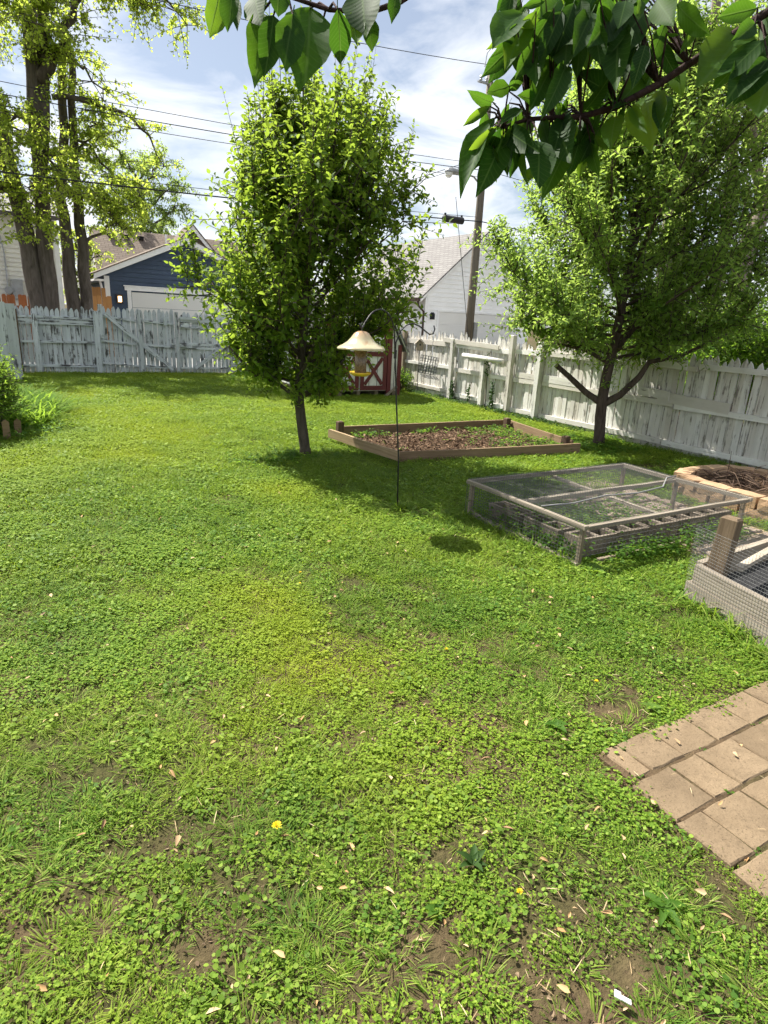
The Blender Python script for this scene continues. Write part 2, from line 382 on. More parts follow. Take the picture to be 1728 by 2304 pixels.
def slab(w_, d_, h_, jit=.006, ch=.008, seed=0):
    """paving piece: slightly uneven outline, chamfered top edge"""
    r = random.Random(seed); m = MB()
    def ring(ins, z):
        out = []
        for (ax, ay, bx, by) in ((-1, -1, 1, -1), (1, -1, 1, 1), (1, 1, -1, 1), (-1, 1, -1, -1)):
            for k in range(3):
                t = k/3; px_, py_ = ax+(bx-ax)*t, ay+(by-ay)*t
                out.append((px_*(w_/2-ins), py_*(d_/2-ins), z))
        return out
    base = ring(0, 0); off = [(r.uniform(-jit, jit), r.uniform(-jit, jit)) for _ in base]
    rings = [ring(0, -.04), ring(0, h_-ch), ring(ch, h_)]
    V = [(p[0]+o[0], p[1]+o[1], p[2]+(r.uniform(-.002, .002) if p[2] > 0 else 0)) for rg_ in rings for p, o in zip(rg_, off)]
    n = 12; F = []
    for k in range(2):
        for j in range(n): F.append((k*n+j, k*n+(j+1) % n, (k+1)*n+(j+1) % n, (k+1)*n+j))
    V.append((0, 0, h_+r.uniform(-.003, .003))); ci = len(V)-1
    for j in range(n): F.append((2*n+j, 2*n+(j+1) % n, ci))
    m.add(V, F); return m

# patio of tan pavers, lower right; rows run along x, joints staggered
patio = obj('patio', MB().box(1.92, 4.6, -1.6, 1.40, -.03, .0155), 'ground'); patio['kind'] = 'structure'; patio['label'] = 'paved patio corner in the lower right'
rows = [(1.225, 1.415, [1.95, 2.05, 2.255, 2.49, 2.74, 2.97, 3.2]), (1.01, 1.22, [1.90, 2.14, 2.31, 2.55, 2.79, 3.03, 3.26]),
        (.79, 1.005, [1.885, 2.03, 2.27, 2.49, 2.72, 2.95, 3.18]), (.575, .785, [1.87, 2.10, 2.33, 2.56, 2.80, 3.02]),
        (.36, .57, [1.88, 2.12, 2.34, 2.58, 2.80, 3.0]), (.145, .355, [1.87, 2.05, 2.28, 2.5, 2.74, 3.0]), (-.07, .14, [1.88, 2.1, 2.33, 2.56, 2.8, 3.0])]
k = 0
for y0, y1, xx in rows:
    for x0, x1 in zip(xx[:-1], xx[1:]):
        k += 1; w_, d_ = x1-x0-.009, y1-y0-.008
        obj('paver', slab(w_+.002, d_+.001, .021+rnd.uniform(-.003, .004), .004, .006, k), 'paver', patio, ((x0+x1)/2, (y0+y1)/2, 0), (rnd.uniform(-.012, .012), rnd.uniform(-.012, .012), rnd.uniform(-.012, .012)))

# old stone path beside the planter, running under the wire frame
path = obj('garden_path', MB().box(4.62, 5.86, .4, 4.75, -.03, .007), m_stone('path_sand', (.30, .22, .13), (.46, .36, .22), (.2, .15, .09), 14)); path['kind'] = 'structure'; path['label'] = 'sandy path of flat brown stones beside the block planter'
py_ = .45; k = 500
while py_ < 4.6:
    hgt = rnd.uniform(.26, .34); px_ = 4.66+rnd.uniform(-.03, .02)
    while px_ < 5.78:
        wd = min(rnd.uniform(.28, .44), 5.86-px_); k += 1
        if wd > .14:
            obj('path_stone', slab(wd-.035, hgt-.035, .022+rnd.uniform(0, .01), .014, .008, k), 'path_stone', path, (px_+wd/2, py_+hgt/2, 0), (rnd.uniform(-.02, .02), rnd.uniform(-.02, .02), rnd.uniform(-.05, .05)))
        px_ += wd
    py_ += hgt

# ================================================================== FENCES
def picket_mesh(wd, ht, tip, th=.018, seed=0, style='gothic'):
    r = random.Random(seed); j = lambda q: r.uniform(-q, q); h = wd/2
    if style == 'gothic': prof = [(-h, 0), (h, 0), (h, ht-tip), (h*.72, ht-tip*.5), (h*.25+j(.008), ht), (-h*.25+j(.008), ht-abs(j(.01))), (-h*.72, ht-tip*.5), (-h, ht-tip)]
    elif style == 'point': prof = [(-h, 0), (h, 0), (h, ht-tip), (h*.5, ht-tip*.4), (j(.01), ht), (-h*.5, ht-tip*.4), (-h, ht-tip)]
    else: prof = [(-h, 0), (h, 0), (h, ht-tip), (h-tip*.6, ht), (-h+tip*.6, ht), (-h, ht-tip)]
    return MB().prism(prof, 'y', -th/2, th/2).mesh('picket')

def picket_run(parent, p0, p1, pitch, wd, hts, mat, z0=0.03, gap=0, style='gothic', tip=.07, wob=.012, back=0.):
    p0, p1 = Vector((*p0, 0)), Vector((*p1, 0)); d = p1-p0; n = int(d.length/pitch); ang = math.atan2(d.y, d.x)
    vs_ = [picket_mesh(wd, 1.0*hh, tip, seed=i, style=style) for i, hh in enumerate(hts)]
    nv = Vector((-d.y, d.x, 0)).normalized()
    for i in range(n):
        q = p0+d*((i+.5)/n)+nv*(back+rnd.uniform(-.007, .007))
        o = obj('picket', vs_[rnd.randrange(len(vs_))], mat, parent, (q.x, q.y, z0+rnd.uniform(-.015, .02)), (0, rnd.gauss(0, wob), ang+rnd.gauss(0, .02)))

def bar(parent, name, p0, p1, wd, ht, mat):
    """board with its own local x axis along its length, so the grain follows it"""
    p0, p1 = Vector(p0), Vector(p1); d = p1-p0; L = d.length; r = rnd
    m = MB(); k = 5; h, q = ht/2, wd/2
    rings = []
    for i in range(k):
        x = L*(i/(k-1)-.5); dz = r.uniform(-.004, .004)
        rings += [(x, -q, -h+dz), (x, q, -h+dz), (x, q, h+dz), (x, -q, h+dz)]
    F = [(3, 2, 1, 0), tuple(4*(k-1)+j for j in range(4))]
    for i in range(k-1):
        for j in range(4): F.append((4*i+j, 4*i+(j+1) % 4, 4*i+4+(j+1) % 4, 4*i+4+j))
    m.add(rings, F)
    o = obj(name, m, mat, parent, (p0+p1)/2)
    o.rotation_euler = d.to_track_quat('X', 'Z').to_euler(); return o
def post(parent, x, y, h, wx, wy, mat, z0=-.05, lean=(0, 0), name='post'):
    c = min(wx, wy)*.12; m = MB().box(-wx/2, wx/2, -wy/2, wy/2, 0, h-z0-c)
    m.add([(-wx/2, -wy/2, h-z0-c), (wx/2, -wy/2, h-z0-c), (wx/2, wy/2, h-z0-c), (-wx/2, wy/2, h-z0-c), (-wx/2+c, -wy/2+c, h-z0), (wx/2-c, -wy/2+c, h-z0), (wx/2-c, wy/2-c, h-z0), (-wx/2+c, wy/2-c, h-z0)],
          [(4, 5, 6, 7), (0, 1, 5, 4), (1, 2, 6, 5), (2, 3, 7, 6), (3, 0, 4, 7)])
    return obj(name, m, mat, parent, (x, y, z0), (lean[0], lean[1], 0))

# right fence, along the lot line x = 8.47; rails and posts on the garden side
rf = thing('picket_fence', 'long white weathered picket fence along the right side of the yard', 'fence', (0, 0, 0))
picket_run(rf, (8.47, 3.2), (8.47, 8.75), .096, .0915, [1.40, 1.43, 1.45, 1.38], 'paint', .0, tip=.085, style='point')
picket_run(rf, (8.47, 8.75), (8.47, 9.55), .098, .092, [1.40, 1.43, 1.37], 'paint', .0, tip=.12, style='point')
picket_run(rf, (8.47, 9.55), (8.47, 13.6), .098, .091, [1.40, 1.45, 1.49, 1.36], 'paint', .02, tip=.12, style='point', wob=.02)
xr = 8.437
for (y0, y1, z, h_, t_) in [(3.2, 5.62, 1.285, .075, .045), (5.64, 8.70, 1.235, .075, .045), (8.82, 9.50, 1.235, .085, .045), (9.62, 11.45, 1.215, .085, .045), (11.58, 13.5, 1.235, .11, .045),
                            (3.2, 5.9, .69, .075, .05), (5.92, 8.70, .70, .08, .05), (8.82, 9.50, .70, .085, .05), (9.62, 10.30, .69, .085, .05), (10.44, 11.45, .70, .085, .05), (11.58, 13.55, .74, .07, .05),
                            (3.2, 6.0, .12, .08, .05), (6.02, 8.70, .115, .08, .05), (8.82, 9.50, .11, .08, .05), (9.62, 10.30, .13, .08, .05), (10.44, 11.45, .16, .08, .05), (11.58, 13.55, .22, .07, .05)]:
    bar(rf, 'rail', (xr, y0, z+rnd.uniform(-.012, .012)), (xr, y1, z+rnd.uniform(-.012, .012)), t_, h_, 'paint_rail')
for (y, h, wx, wy, ln) in [(11.51, 1.37, .07, .10, .0), (10.37, 1.03, .10, .10, 0), (9.56, 1.53, .09, .095, .0), (8.76, 1.45, .10, .105, 0)]:
    post(rf, 8.375, y, h, wx, wy, 'paint', lean=(rnd.uniform(-.01, .01), ln))
bar(rf, 'rail', (8.40, 5.80, 1.275), (8.40, 7.20, 1.305), .03, .12, 'paint_rail')
bar(rf, 'rail', (8.39, 9.98, 1.27), (8.39, 11.9, 1.33), .035, .09, 'paint_rail')
bar(rf, 'patch_board', (8.418, 5.05, .755), (8.418, 6.2, .80), .02, .15, 'paint_rail')
bar(rf, 'patch_board', (8.412, 6.0, .82), (8.412, 6.55, .83), .02, .13, 'paint_rail')
bar(rf, 'patch_board', (8.418, 8.86, .80), (8.418, 9.42, .80), .02, .10, 'paint_rail')
bar(rf, 'patch_board', (8.418, 7.75, .80), (8.418, 8.66, .81), .02, .13, 'paint_rail')
obj('round_rail', MB().tube([(8.33, 9.75, 1.02), (8.33, 10.3, 1.035), (8.33, 11.05, 1.05)], .047, 10).mesh('round_rail', True), 'paint_rail', rf)
for y0, y1 in [(3.2, 5.4), (5.42, 7.9)]:
    bar(rf, 'kick_board', (8.50, y0, .05), (8.50, y1, .05), .03, .16, 'wood_greyz')

# back fence along y = 17.7, with its pair of braced gates
def yrail(parent, x0, x1, z0, z1, h_=.075, mat='paint_rail_old_shade', y=17.66, t_=.045, name='rail'): return bar(parent, name, (x0, y, z0), (x1, y, z1), t_, h_, mat)
bf1 = thing('picket_fence', 'short run of grey-white pickets in the far left corner beside the gate', 'fence')
picket_run(bf1, (-1.2, 17.7), (1.80, 17.7), .104, .099, [1.55, 1.58, 1.53, 1.60], 'paint_old_shade', .02, tip=.09)
for z0, z1, h_ in ((1.345, 1.34, .05), (1.235, 1.24, .12), (.77, .775, .06), (.20, .195, .06)): yrail(bf1, .10, 1.79, z0, z1, h_)
post(bf1, .50, 17.60, 1.42, .115, .06, 'paint_old_shade'); post(bf1, 1.84, 17.60, 1.54, .12, .07, 'paint_old_shade'); post(bf1, .1, 17.62, 1.5, .1, .1, 'wood_dark')
g1 = thing('gate', 'worn grey-white picket gate with one long diagonal brace', 'gate')
picket_run(g1, (1.90, 17.7), (3.76, 17.7), .104, .099, [1.62, 1.60, 1.64, 1.58], 'paint_old_shade', .03, tip=.09)
for z0, z1 in ((1.42, 1.30), (.83, .70), (.28, .16)): yrail(g1, 1.92, 2.80, z0, z0-.08, .05); yrail(g1, 2.94, 3.72, z1+.05, z1, .055)
post(g1, 2.87, 17.60, 1.62, .095, .06, 'paint_old_shade', 0.0, name='stile'); post(g1, 3.79, 17.60, 1.60, .085, .06, 'paint_old_shade', 0.0, name='stile')
bar(g1, 'brace', (2.06, 17.615, 1.49), (3.66, 17.615, .12), .05, .10, 'paint_rail_old_shade')
post(g1, 1.95, 17.61, 1.70, .10, .05, 'paint_old_shade', 0.9, name='stile')
obj('latch_block', MB().box(-.04, .04, -.03, .03, -.1, .1), 'paint_old_shade', g1, (3.5, 17.62, 1.36))
g2 = thing('gate', 'worn gate with patched boards, partly hidden by the pear tree', 'gate')
picket_run(g2, (3.84, 17.7), (5.20, 17.7), .106, .100, [1.60, 1.57, 1.50], 'paint_old_shade', .03, tip=.08)
for z0, z1, h_ in ((1.40, 1.40, .09), (1.22, 1.22, .05), (.80, .77, .07), (.70, .68, .06), (.16, .16, .05)): yrail(g2, 3.86, 5.16, z0, z1, h_)
yrail(g2, 3.62, 4.15, .78, .72, .055, y=17.60); yrail(g2, 3.88, 4.4, 1.46, 1.45, .07, y=17.61, name='patch_board'); yrail(g2, 3.9, 4.1, 1.28, 1.28, .12, y=17.62, name='patch_board')
bar(g2, 'brace', (4.24, 17.615, .14), (5.15, 17.615, .86), .05, .10, 'paint_rail_old_shade')
bf2 = thing('picket_fence', 'grey-white back fence running behind the pear tree and shed', 'fence')
picket_run(bf2, (5.26, 17.7), (8.45, 17.7), .106, .1, [1.56, 1.60, 1.52], 'paint_old_shade', .02, tip=.09)
for z0 in (1.33, .76, .2): yrail(bf2, 5.24, 8.4, z0, z0, .07)
post(bf2, 5.22, 17.60, 1.50, .09, .07, 'paint_old_shade'); post(bf2, 6.8, 17.60, 1.50, .09, .07, 'paint_old_shade')
rf2 = thing('picket_fence', 'shaded far end of the right fence behind the barn shed', 'fence')
picket_run(rf2, (8.47, 13.62), (8.47, 17.66), .1, .09, [1.40, 1.45, 1.38], 'paint_old_shade', .05, tip=.1, style='point')
for z0 in (1.25, .74, .2): bar(rf2, 'rail', (8.437, 13.62, z0), (8.437, 17.6, z0), .045, .08, 'paint_rail_old_shade')
post(rf2, 8.40, 13.58, 1.45, .1, .1, 'wood_greyz')
# wide-board fence at the left edge
lf = thing('board_fence', 'wide grey boards of the fence at the left edge', 'fence')
pm = [MB().box(-.098, .098, -.014, .014, 0, h).mesh('board') for h in (1.62, 1.65, 1.60)]
for i in range(12):
    t = i/11; q = (.02-t*2.2, 16.0-t*.7)
    obj('board', pm[i % 3], 'paint_old_shade', lf, (q[0], q[1], .0), (0, rnd.uniform(-.025, .01), .31+rnd.uniform(-.02, .02)))
bar(lf, 'rail', (.0, 16.06, 1.3), (-2.2, 15.36, 1.3), .05, .09, 'paint_rail_old_shade'); bar(lf, 'rail', (.0, 16.06, .4), (-2.2, 15.36, .4), .05, .09, 'paint_rail_old_shade')

# ================================================================== BUILDINGS
def lap(parent, name, u0, u1, z0, z1, pitch, mat, frame, holes=()):
    """lap siding: one strip per course, each leaning out at its foot; u0/u1 give the wall's ends at height z; frame maps (u, out, z) to the world"""
    m = MB(); z = z0; k = 0
    while z < z1-1e-4:
        zt = min(z+pitch, z1); a0, b0, a1, b1 = u0(z), u1(z), u0(zt), u1(zt)
        segs = [(a0, b0, a1, b1)]
        for (ha, hb, hz) in holes:
            if z < hz-1e-4: segs = [s for q in segs for s in ((q[0], ha, q[2], ha), (hb, q[1], hb, q[3]))]
        for (p0, p1, r0, r1) in segs:
            if max(p1-p0, r1-r0) < .02: continue
            V = [frame(p0, .034, z), frame(p1, .034, z), frame(r1, .004, zt), frame(r0, .004, zt), frame(p0, 0, z), frame(p1, 0, z)]
            m.add(V, [(0, 1, 2, 3), (4, 5, 1, 0)])
        z = zt
    return obj(name, m, mat, parent)
def quad_uv(name, pts, th, mat, parent, su=None):
    """sloping roof slab with uv in metres: pts = eave a, eave b, ridge b, ridge a"""
    P = [Vector(p) for p in pts]; n = (P[1]-P[0]).cross(P[3]-P[0]).normalized()
    V = P+[p-n*th for p in P]
    me = MB().add(V, [(0, 1, 2, 3), (7, 6, 5, 4), (0, 4, 5, 1), (1, 5, 6, 2), (2, 6, 7, 3), (3, 7, 4, 0)]).mesh(name)
    uv = me.uv_layers.new(name='UVMap'); u = (P[1]-P[0]).normalized(); v = n.cross(u)
    for l in me.loops:
        q = me.vertices[l.vertex_index].co-P[0]; uv.data[l.index].uv = (q.dot(u), q.dot(v))
    return obj(name, me, mat, parent)

# blue garage across the alley
bg_ = thing('garage', 'dark blue gabled garage with white trim across the alley', 'garage', (0, 0, 0))
XL, XR, YG, ZE, XA, ZA = 3.16, 9.1, 26.0, 2.72, 6.05, 4.02
sl = lambda z: XL if z <= ZE else XL+(XA-XL)*(z-ZE)/(ZA-ZE)
sr = lambda z: XR if z <= ZE else XR-(XR-XA)*(z-ZE)/(ZA-ZE)
fr = lambda u, o_, z: (u, YG-o_, z)
lap(bg_, 'siding', sl, sr, 0, ZA, .16, 'blue_siding', fr, [(3.98, 8.2, 2.24)])
obj('wall_core', MB().prism([(XL+.01, 0), (XR-.01, 0), (XR-.01, ZE), (XA, ZA-.02), (XL+.01, ZE)], 'y', YG+.02, YG+6.5), 'blue_siding', bg_)
for zz in range(4):
    obj('door_panel', MB().box(4.02, 8.16, YG-.03, YG+.0, .02+zz*.545, .02+zz*.545+.535), 'door_white', bg_)
fm = MB().box(3.86, 4.0, YG-.06, YG-.021, 0, 2.24).box(8.18, 8.32, YG-.06, YG-.021, 0, 2.24).box(3.78, 8.40, YG-.075, YG-.021, 2.242, 2.38).box(3.74, 8.44, YG-.10, YG-.021, 2.382, 2.42)
obj('door_frame', fm, 'white_trim', bg_)
obj('corner_board', MB().box(XL-.06, XL+.12, YG-.045, YG-.021, 0, ZE-.02), 'white_trim', bg_)
obj('corner_board', MB().box(XR-.12, XR+.06, YG-.045, YG-.021, 0, ZE-.02), 'white_trim', bg_)
obj('rake_board', MB().prism([(XL-.42, ZE-.16), (XL-.42, ZE+.04), (XA, ZA+.24), (XA, ZA+.02)], 'y', YG-.36, YG-.30), 'white_trim', bg_)
obj('rake_board', MB().prism([(XR+.42, ZE-.16), (XR+.42, ZE+.04), (XA, ZA+.24), (XA, ZA+.02)], 'y', YG-.36, YG-.30), 'white_trim', bg_)
obj('soffit', MB().prism([(XL-.40, ZE-.15), (XL-.40, ZE-.10), (XA, ZA+.07), (XA, ZA+.02)], 'y', YG-.299, YG-.03), 'white_trim', bg_)
obj('soffit', MB().prism([(XR+.40, ZE-.15), (XR+.40, ZE-.10), (XA, ZA+.07), (XA, ZA+.02)], 'y', YG-.299, YG-.03), 'white_trim', bg_)
obj('eave_return', MB().box(XL-.42, XL-.05, YG-.295, YG+6.6, ZE-.22, ZE-.152), 'white_trim', bg_)
for s, xe in ((-1, XL-.45), (1, XR+.45)):
    quad_uv('roof', [(xe, YG-.38, ZE+.045), (xe, YG+6.9, ZE+.045), (XA, YG+6.9, ZA+.27), (XA, YG-.38, ZA+.27)] if s > 0 else [(xe, YG+6.9, ZE+.045), (xe, YG-.38, ZE+.045), (XA, YG-.38, ZA+.27), (XA, YG+6.9, ZA+.27)], .04, 'roof_brown', bg_)
lm = obj('wall_lamp', MB().box(-.11, .11, -.10, 0, -.16, .17), 'brown_metal', bg_, (3.58, YG-.03, 1.92))
q = NT('lit_lamp'); e = q.n('ShaderNodeEmission', {0: (1, .62, .25, 1), 1: 3.0}); MT['lit'] = q.end(e.outputs[0])
obj('lamp_glass', MB().box(-.06, .06, -.112, -.101, -.10, .10), 'lit', lm)
obj('downspout', MB().tube([(XL-.2, YG+.0, ZE-.2), (XL-.14, YG+.02, ZE-.5), (XL-.12, YG+.02, .1)], .045, 8), 'white_trim', bg_)

# brown shingled house behind the blue garage
hb = thing('house', 'house behind the blue garage showing only its brown shingled roof', 'house')
quad_uv('roof', [(3.7, 33.2, 2.9), (14.5, 33.2, 2.9), (14.5, 36.5, 5.35), (3.9, 36.5, 5.35)], .15, 'roof_brown', hb)
quad_uv('roof', [(14.5, 39.8, 2.9), (3.7, 39.8, 2.9), (3.9, 36.5, 5.35), (14.5, 36.5, 5.35)], .15, 'roof_brown', hb)
obj('wall', MB().prism([(33.6, 0), (39.4, 0), (39.4, 2.9), (36.5, 5.1), (33.6, 2.9)], 'x', 4.0, 14.3), 'cream_siding', hb)
for xv in (4.75, 5.45, 6.15):
    v_ = obj('roof_vent', MB().box(-.12, .12, -.16, .16, 0, .10).box(-.16, .16, -.20, .18, .101, .14), 'dark', hb, (xv, 35.9, 4.93), (.0, 0, 0))
dg = MB().prism([(7.1, 4.2), (8.35, 5.55), (9.6, 4.2)], 'y', 34.2, 36.2)
obj('gable_face', dg, 'roof_brown', hb)
obj('gable_trim', MB().prism([(6.95, 4.18), (8.35, 5.72), (9.75, 4.18), (9.5, 4.18), (8.35, 5.44), (7.2, 4.18)], 'y', 34.08, 34.19), 'white_trim', hb)
quad_uv('gable_roof', [(6.95, 36.2, 4.2), (6.95, 34.05, 4.2), (8.35, 34.05, 5.74), (8.35, 36.2, 5.74)], .05, 'roof_brown', hb)
quad_uv('gable_roof', [(9.75, 34.05, 4.2), (9.75, 36.2, 4.2), (8.35, 36.2, 5.74), (8.35, 34.05, 5.74)], .05, 'roof_brown', hb)
obj('vent_pipe', MB().tube([(7.3, 35.4, 4.4), (7.3, 35.4, 5.25)], .05, 8), 'white_trim', hb)

# pale house at the far left, behind the maples
wh = thing('house', 'pale clapboard house behind the big maple at the far left', 'house')
lap(wh, 'siding', lambda z: -9., lambda z: 1.55, .4, 4.3, .135, 'cream_siding', lambda u, o_, z: (u, 24-o_, z))
lap(wh, 'siding', lambda z: 24., lambda z: 33., .4, 4.3, .135, 'cream_siding', lambda u, o_, z: (1.55+o_, u, z))
obj('wall_core', MB().box(-9, 1.54, 24.01, 33, .0, 4.3), 'cream_siding', wh)
obj('corner_board', MB().box(1.46, 1.60, 23.95, 24.12, .4, 4.3), 'white_trim', wh)
obj('foundation', MB().box(-9, 1.56, 23.97, 33, -.1, .41), 'concrete', wh)
quad_uv('roof', [(-9.4, 23.6, 4.25), (1.85, 23.6, 4.25), (1.85, 28.5, 5.5), (-9.4, 28.5, 5.5)], .12, 'roof_grey', wh)
quad_uv('roof', [(1.85, 33.4, 4.25), (-9.4, 33.4, 4.25), (-9.4, 28.5, 5.5), (1.85, 28.5, 5.5)], .12, 'roof_grey', wh)
obj('gable_wall', MB().prism([(24.0, 4.301), (33.0, 4.301), (28.5, 5.36)], 'x', 1.3, 1.54), 'cream_siding', wh)
mtr = obj('electric_meter', MB().tube([(.05, 23.94, 1.98), (.05, 23.80, 1.98)], .11, 14), 'grey_metal', wh)
obj('meter_box', MB().box(-.09, .22, 23.87, 23.975, 1.72, 2.32), 'grey_metal', wh, (.24, 0, 0))
obj('conduit', MB().tube([(.05, 23.92, 2.1), (.05, 23.92, 3.1), (-.02, 23.92, 3.6)], .025, 6), 'grey_metal', wh)

# white garage with a steep grey roof, right of centre
wg = thing('garage', 'white garage with steep grey shingle roof behind the utility pole', 'garage')
XL, XR, YG, ZE, XA, ZA = 15.80, 21.9, 24.0, 2.72, 18.85, 5.52
lap(wg, 'siding', sl, sr, .1, ZA-.05, .19, 'white_siding', fr, [(16.5, 21.2, 2.14)])
lap(wg, 'siding', lambda z: YG, lambda z: YG+9, .1, ZE, .19, 'white_siding', lambda u, o_, z: (XL-o_, u, z))
obj('wall_core', MB().prism([(XL+.01, 0), (XR-.01, 0), (XR-.01, ZE), (XA, ZA-.03), (XL+.01, ZE)], 'y', YG+.02, YG+8.9), 'white_siding', wg)
for zz in range(4):
    obj('door_panel', MB().box(16.56, 21.14, YG-.01, YG+.015, .02+zz*.53, .02+zz*.53+.52), 'door_white', wg)
obj('door_frame', MB().box(16.45, 16.545, YG-.04, YG-.021, 0, 2.14).box(21.155, 21.25, YG-.04, YG-.021, 0, 2.14).box(16.42, 21.28, YG-.04, YG-.021, 2.142, 2.22), 'white_trim', wg)
obj('corner_board', MB().box(XL-.03, XL+.1, YG-.04, YG-.022, .1, ZE-.05), 'white_trim', wg)
quad_uv('roof', [(XL-.35, YG+9.2, ZE-.05), (XL-.35, YG-.12, ZE-.05), (XA, YG-.12, ZA+.15), (XA, YG+9.2, ZA+.15)], .06, 'roof_grey', wg)
quad_uv('roof', [(XR+.35, YG-.12, ZE-.05), (XR+.35, YG+9.2, ZE-.05), (XA, YG+9.2, ZA+.15), (XA, YG-.12, ZA+.15)], .06, 'roof_grey', wg)
for s, xe in ((-1, XL-.33), (1, XR+.33)):
    obj('rake_board', MB().prism([(xe, ZE-.24), (xe, ZE-.10), (XA, ZA+.085), (XA, ZA-.07)], 'y', YG-.10, YG-.045), 'white_trim', wg)
obj('gutter', MB().box(XL-.46, XL-.34, YG-.10, YG+9.2, ZE-.20, ZE-.06), 'brown_metal', wg)
obj('downspout', MB().tube([(XL-.40, YG-.0, ZE-.2), (XL-.38, YG-.02, ZE-.38), (XL-.10, YG-.05, ZE-.62), (XL-.08, YG-.05, .1)], .05, 8), 'brown_metal', wg)
obj('wall_lamp', MB().box(-.09, .09, -.12, 0, -.13, .13).box(-.06, .06, -.10, -.02, .131, .17), 'dark', wg, (16.15, YG-.03, 1.92))

# small barn shed by the right fence: gambrel front, double doors with crossed boards
sh = thing('barn_shed', 'small white barn shed with dark red trim and crossed-board doors', 'shed')
XC, YS = 6.56, 12.45
gp = [(-1.05, .14), (1.05, .14), (1.05, 1.14), (.72, 1.80), (0, 2.18), (-.72, 1.80), (-1.05, 1.14)]
obj('wall', MB().prism([(XC+x, z) for x, z in gp], 'y', YS, YS+2.3), 'shed_white', sh)
for x0 in (-.90, -.745, .72, .80, .90): obj('groove_shade', MB().box(XC+x0, XC+x0+.012, YS-.004, YS+.001, .15, 1.2), 'dark', sh)  # raised near-black strips paint the shade of board grooves
for s in (-1, 1):
    dr = obj('door', MB().box(XC+(.02 if s > 0 else -.68), XC+(.68 if s > 0 else -.02), YS-.03, YS-.002, .16, 1.86), 'shed_white', sh)
    xa, xb = (XC+.02, XC+.68) if s > 0 else (XC-.68, XC-.02)
    for (x0, x1) in ((xa, xa+.09), (xb-.09, xb)): obj('stile', MB().box(x0, x1, YS-.052, YS-.031, .16, 1.86), 'red', dr)
    for z0 in (.16, .90, 1.76): obj('cross_rail', MB().box(xa+.091, xb-.091, YS-.052, YS-.031, z0, z0+.10), 'red', dr)
    obj('cross_board', MB().beam((xa+.11, YS-.041, .29), (xb-.11, YS-.041, .87), .018, .075), 'red', dr)
    obj('cross_board', MB().beam((xa+.11, YS-.044, .87), (xb-.11, YS-.044, .29), .018, .075), 'red', dr)
    for i in range(2): obj('groove_shade', MB().box(xa+.22+i*.2, xa+.23+i*.2, YS-.034, YS-.029, .26, 1.76), 'dark', dr)  # dark strips again, painting shaded grooves on the door
    obj('trim_post', MB().box(XC+s*.70-.0*s, XC+s*.80, YS-.05, YS-.001, .05, 1.76) if s > 0 else MB().box(XC-.80, XC-.70, YS-.05, YS-.001, .05, 1.76), 'red', sh)
    obj('corner_post', MB().box(XC+(.98 if s > 0 else -1.07), XC+(1.07 if s > 0 else -.98), YS-.025, YS+.07, -.02, 1.16), 'red', sh)
    e0, e1, e2 = (XC+s*1.22, 1.02), (XC+s*.74, 1.86), (XC, 2.26)
    for n_, (p, q_) in enumerate(((e0, e1), (e1, e2))):
        pts = [(p[0], YS+2.4, p[1]), (p[0], YS-.1, p[1]), (q_[0], YS-.1, q_[1]), (q_[0], YS+2.4, q_[1])]
        if s > 0: pts = [pts[1], pts[0], pts[3], pts[2]]
        quad_uv('roof', pts, .035, 'roof_grey', sh)
        obj('fascia', MB().prism([p, (p[0], p[1]-.09), (q_[0], q_[1]-.10), q_], 'y', YS-.085, YS-.06), 'shed_white', sh)
for i in range(5): obj('skid', MB().box(XC-.95+i*.46, XC-.86+i*.46, YS+.02, YS+2.2, -.03, .138), 'wood_greyz', sh)
obj('ramp_board', MB().beam((XC+.62, YS-.12, .02), (XC+.98, YS-.03, .24), .03, .05), 'wood_grey', sh)

# cedar fences of the neighbours
cf = thing('cedar_fence', 'red-brown cedar fence with a post at its end, far left beyond the alley', 'fence')
picket_run(cf, (-3.0, 22.0), (.62, 22.0), .125, .115, [1.84, 1.86], 'cedar', 0, style='dog', tip=.04)
post(cf, .68, 21.95, 1.95, .11, .11, 'cedar'); bar(cf, 'rail', (-3, 22.05, 1.5), (.62, 22.05, 1.5), .04, .09, 'cedar')
cf2 = thing('cedar_fence', 'orange-tan wooden fence between the maple trunks and the blue garage', 'fence')
picket_run(cf2, (1.95, 23.6), (3.05, 23.6), .14, .132, [1.95, 1.96], 'cedar2', 0, style='dog', tip=.02)
picket_run(cf2, (2.3, 25.2), (3.05, 25.2), .14, .132, [2.25, 2.26], 'cedar2', 0, style='dog', tip=.02)
bar(cf2, 'rail', (1.95, 23.63, 1.6), (3.05, 23.63, 1.6), .04, .09, 'cedar2')

# ================================================================== UTILITY POLE AND WIRES
up_ = thing('utility_pole', 'tall weathered wooden utility pole with street light behind the fence', 'utility pole', (14.1, 18.5, 0))
obj('pole', MB().tube([(0, 0, -.1), (.01, 0, 3), (.0, 0, 6), (-.02, 0, 9.35)], [.148, .14, .125, .10], 14).mesh('pole', True), 'pole', up_)
obj('lamp_arm', MB().tube([(-.1, 0, 6.15), (-.35, 0, 6.33), (-.8, 0, 6.36)], .03, 8), 'grey_metal', up_)
obj('street_lamp', MB().lathe([(.01, .10), (.10, .09), (.14, .04), (.145, 0), (.12, -.02)], 14, (-1.35, 0, 6.33)).tube([(-1.3, 0, 6.37), (-.8, 0, 6.37)], [.11, .08], 10), 'grey_metal', up_)
obj('lamp_lens', MB().lathe([(.13, 0), (.11, -.09), (.06, -.14), (.005, -.15)], 14, (-1.35, 0, 6.31)), 'white_plastic', up_)
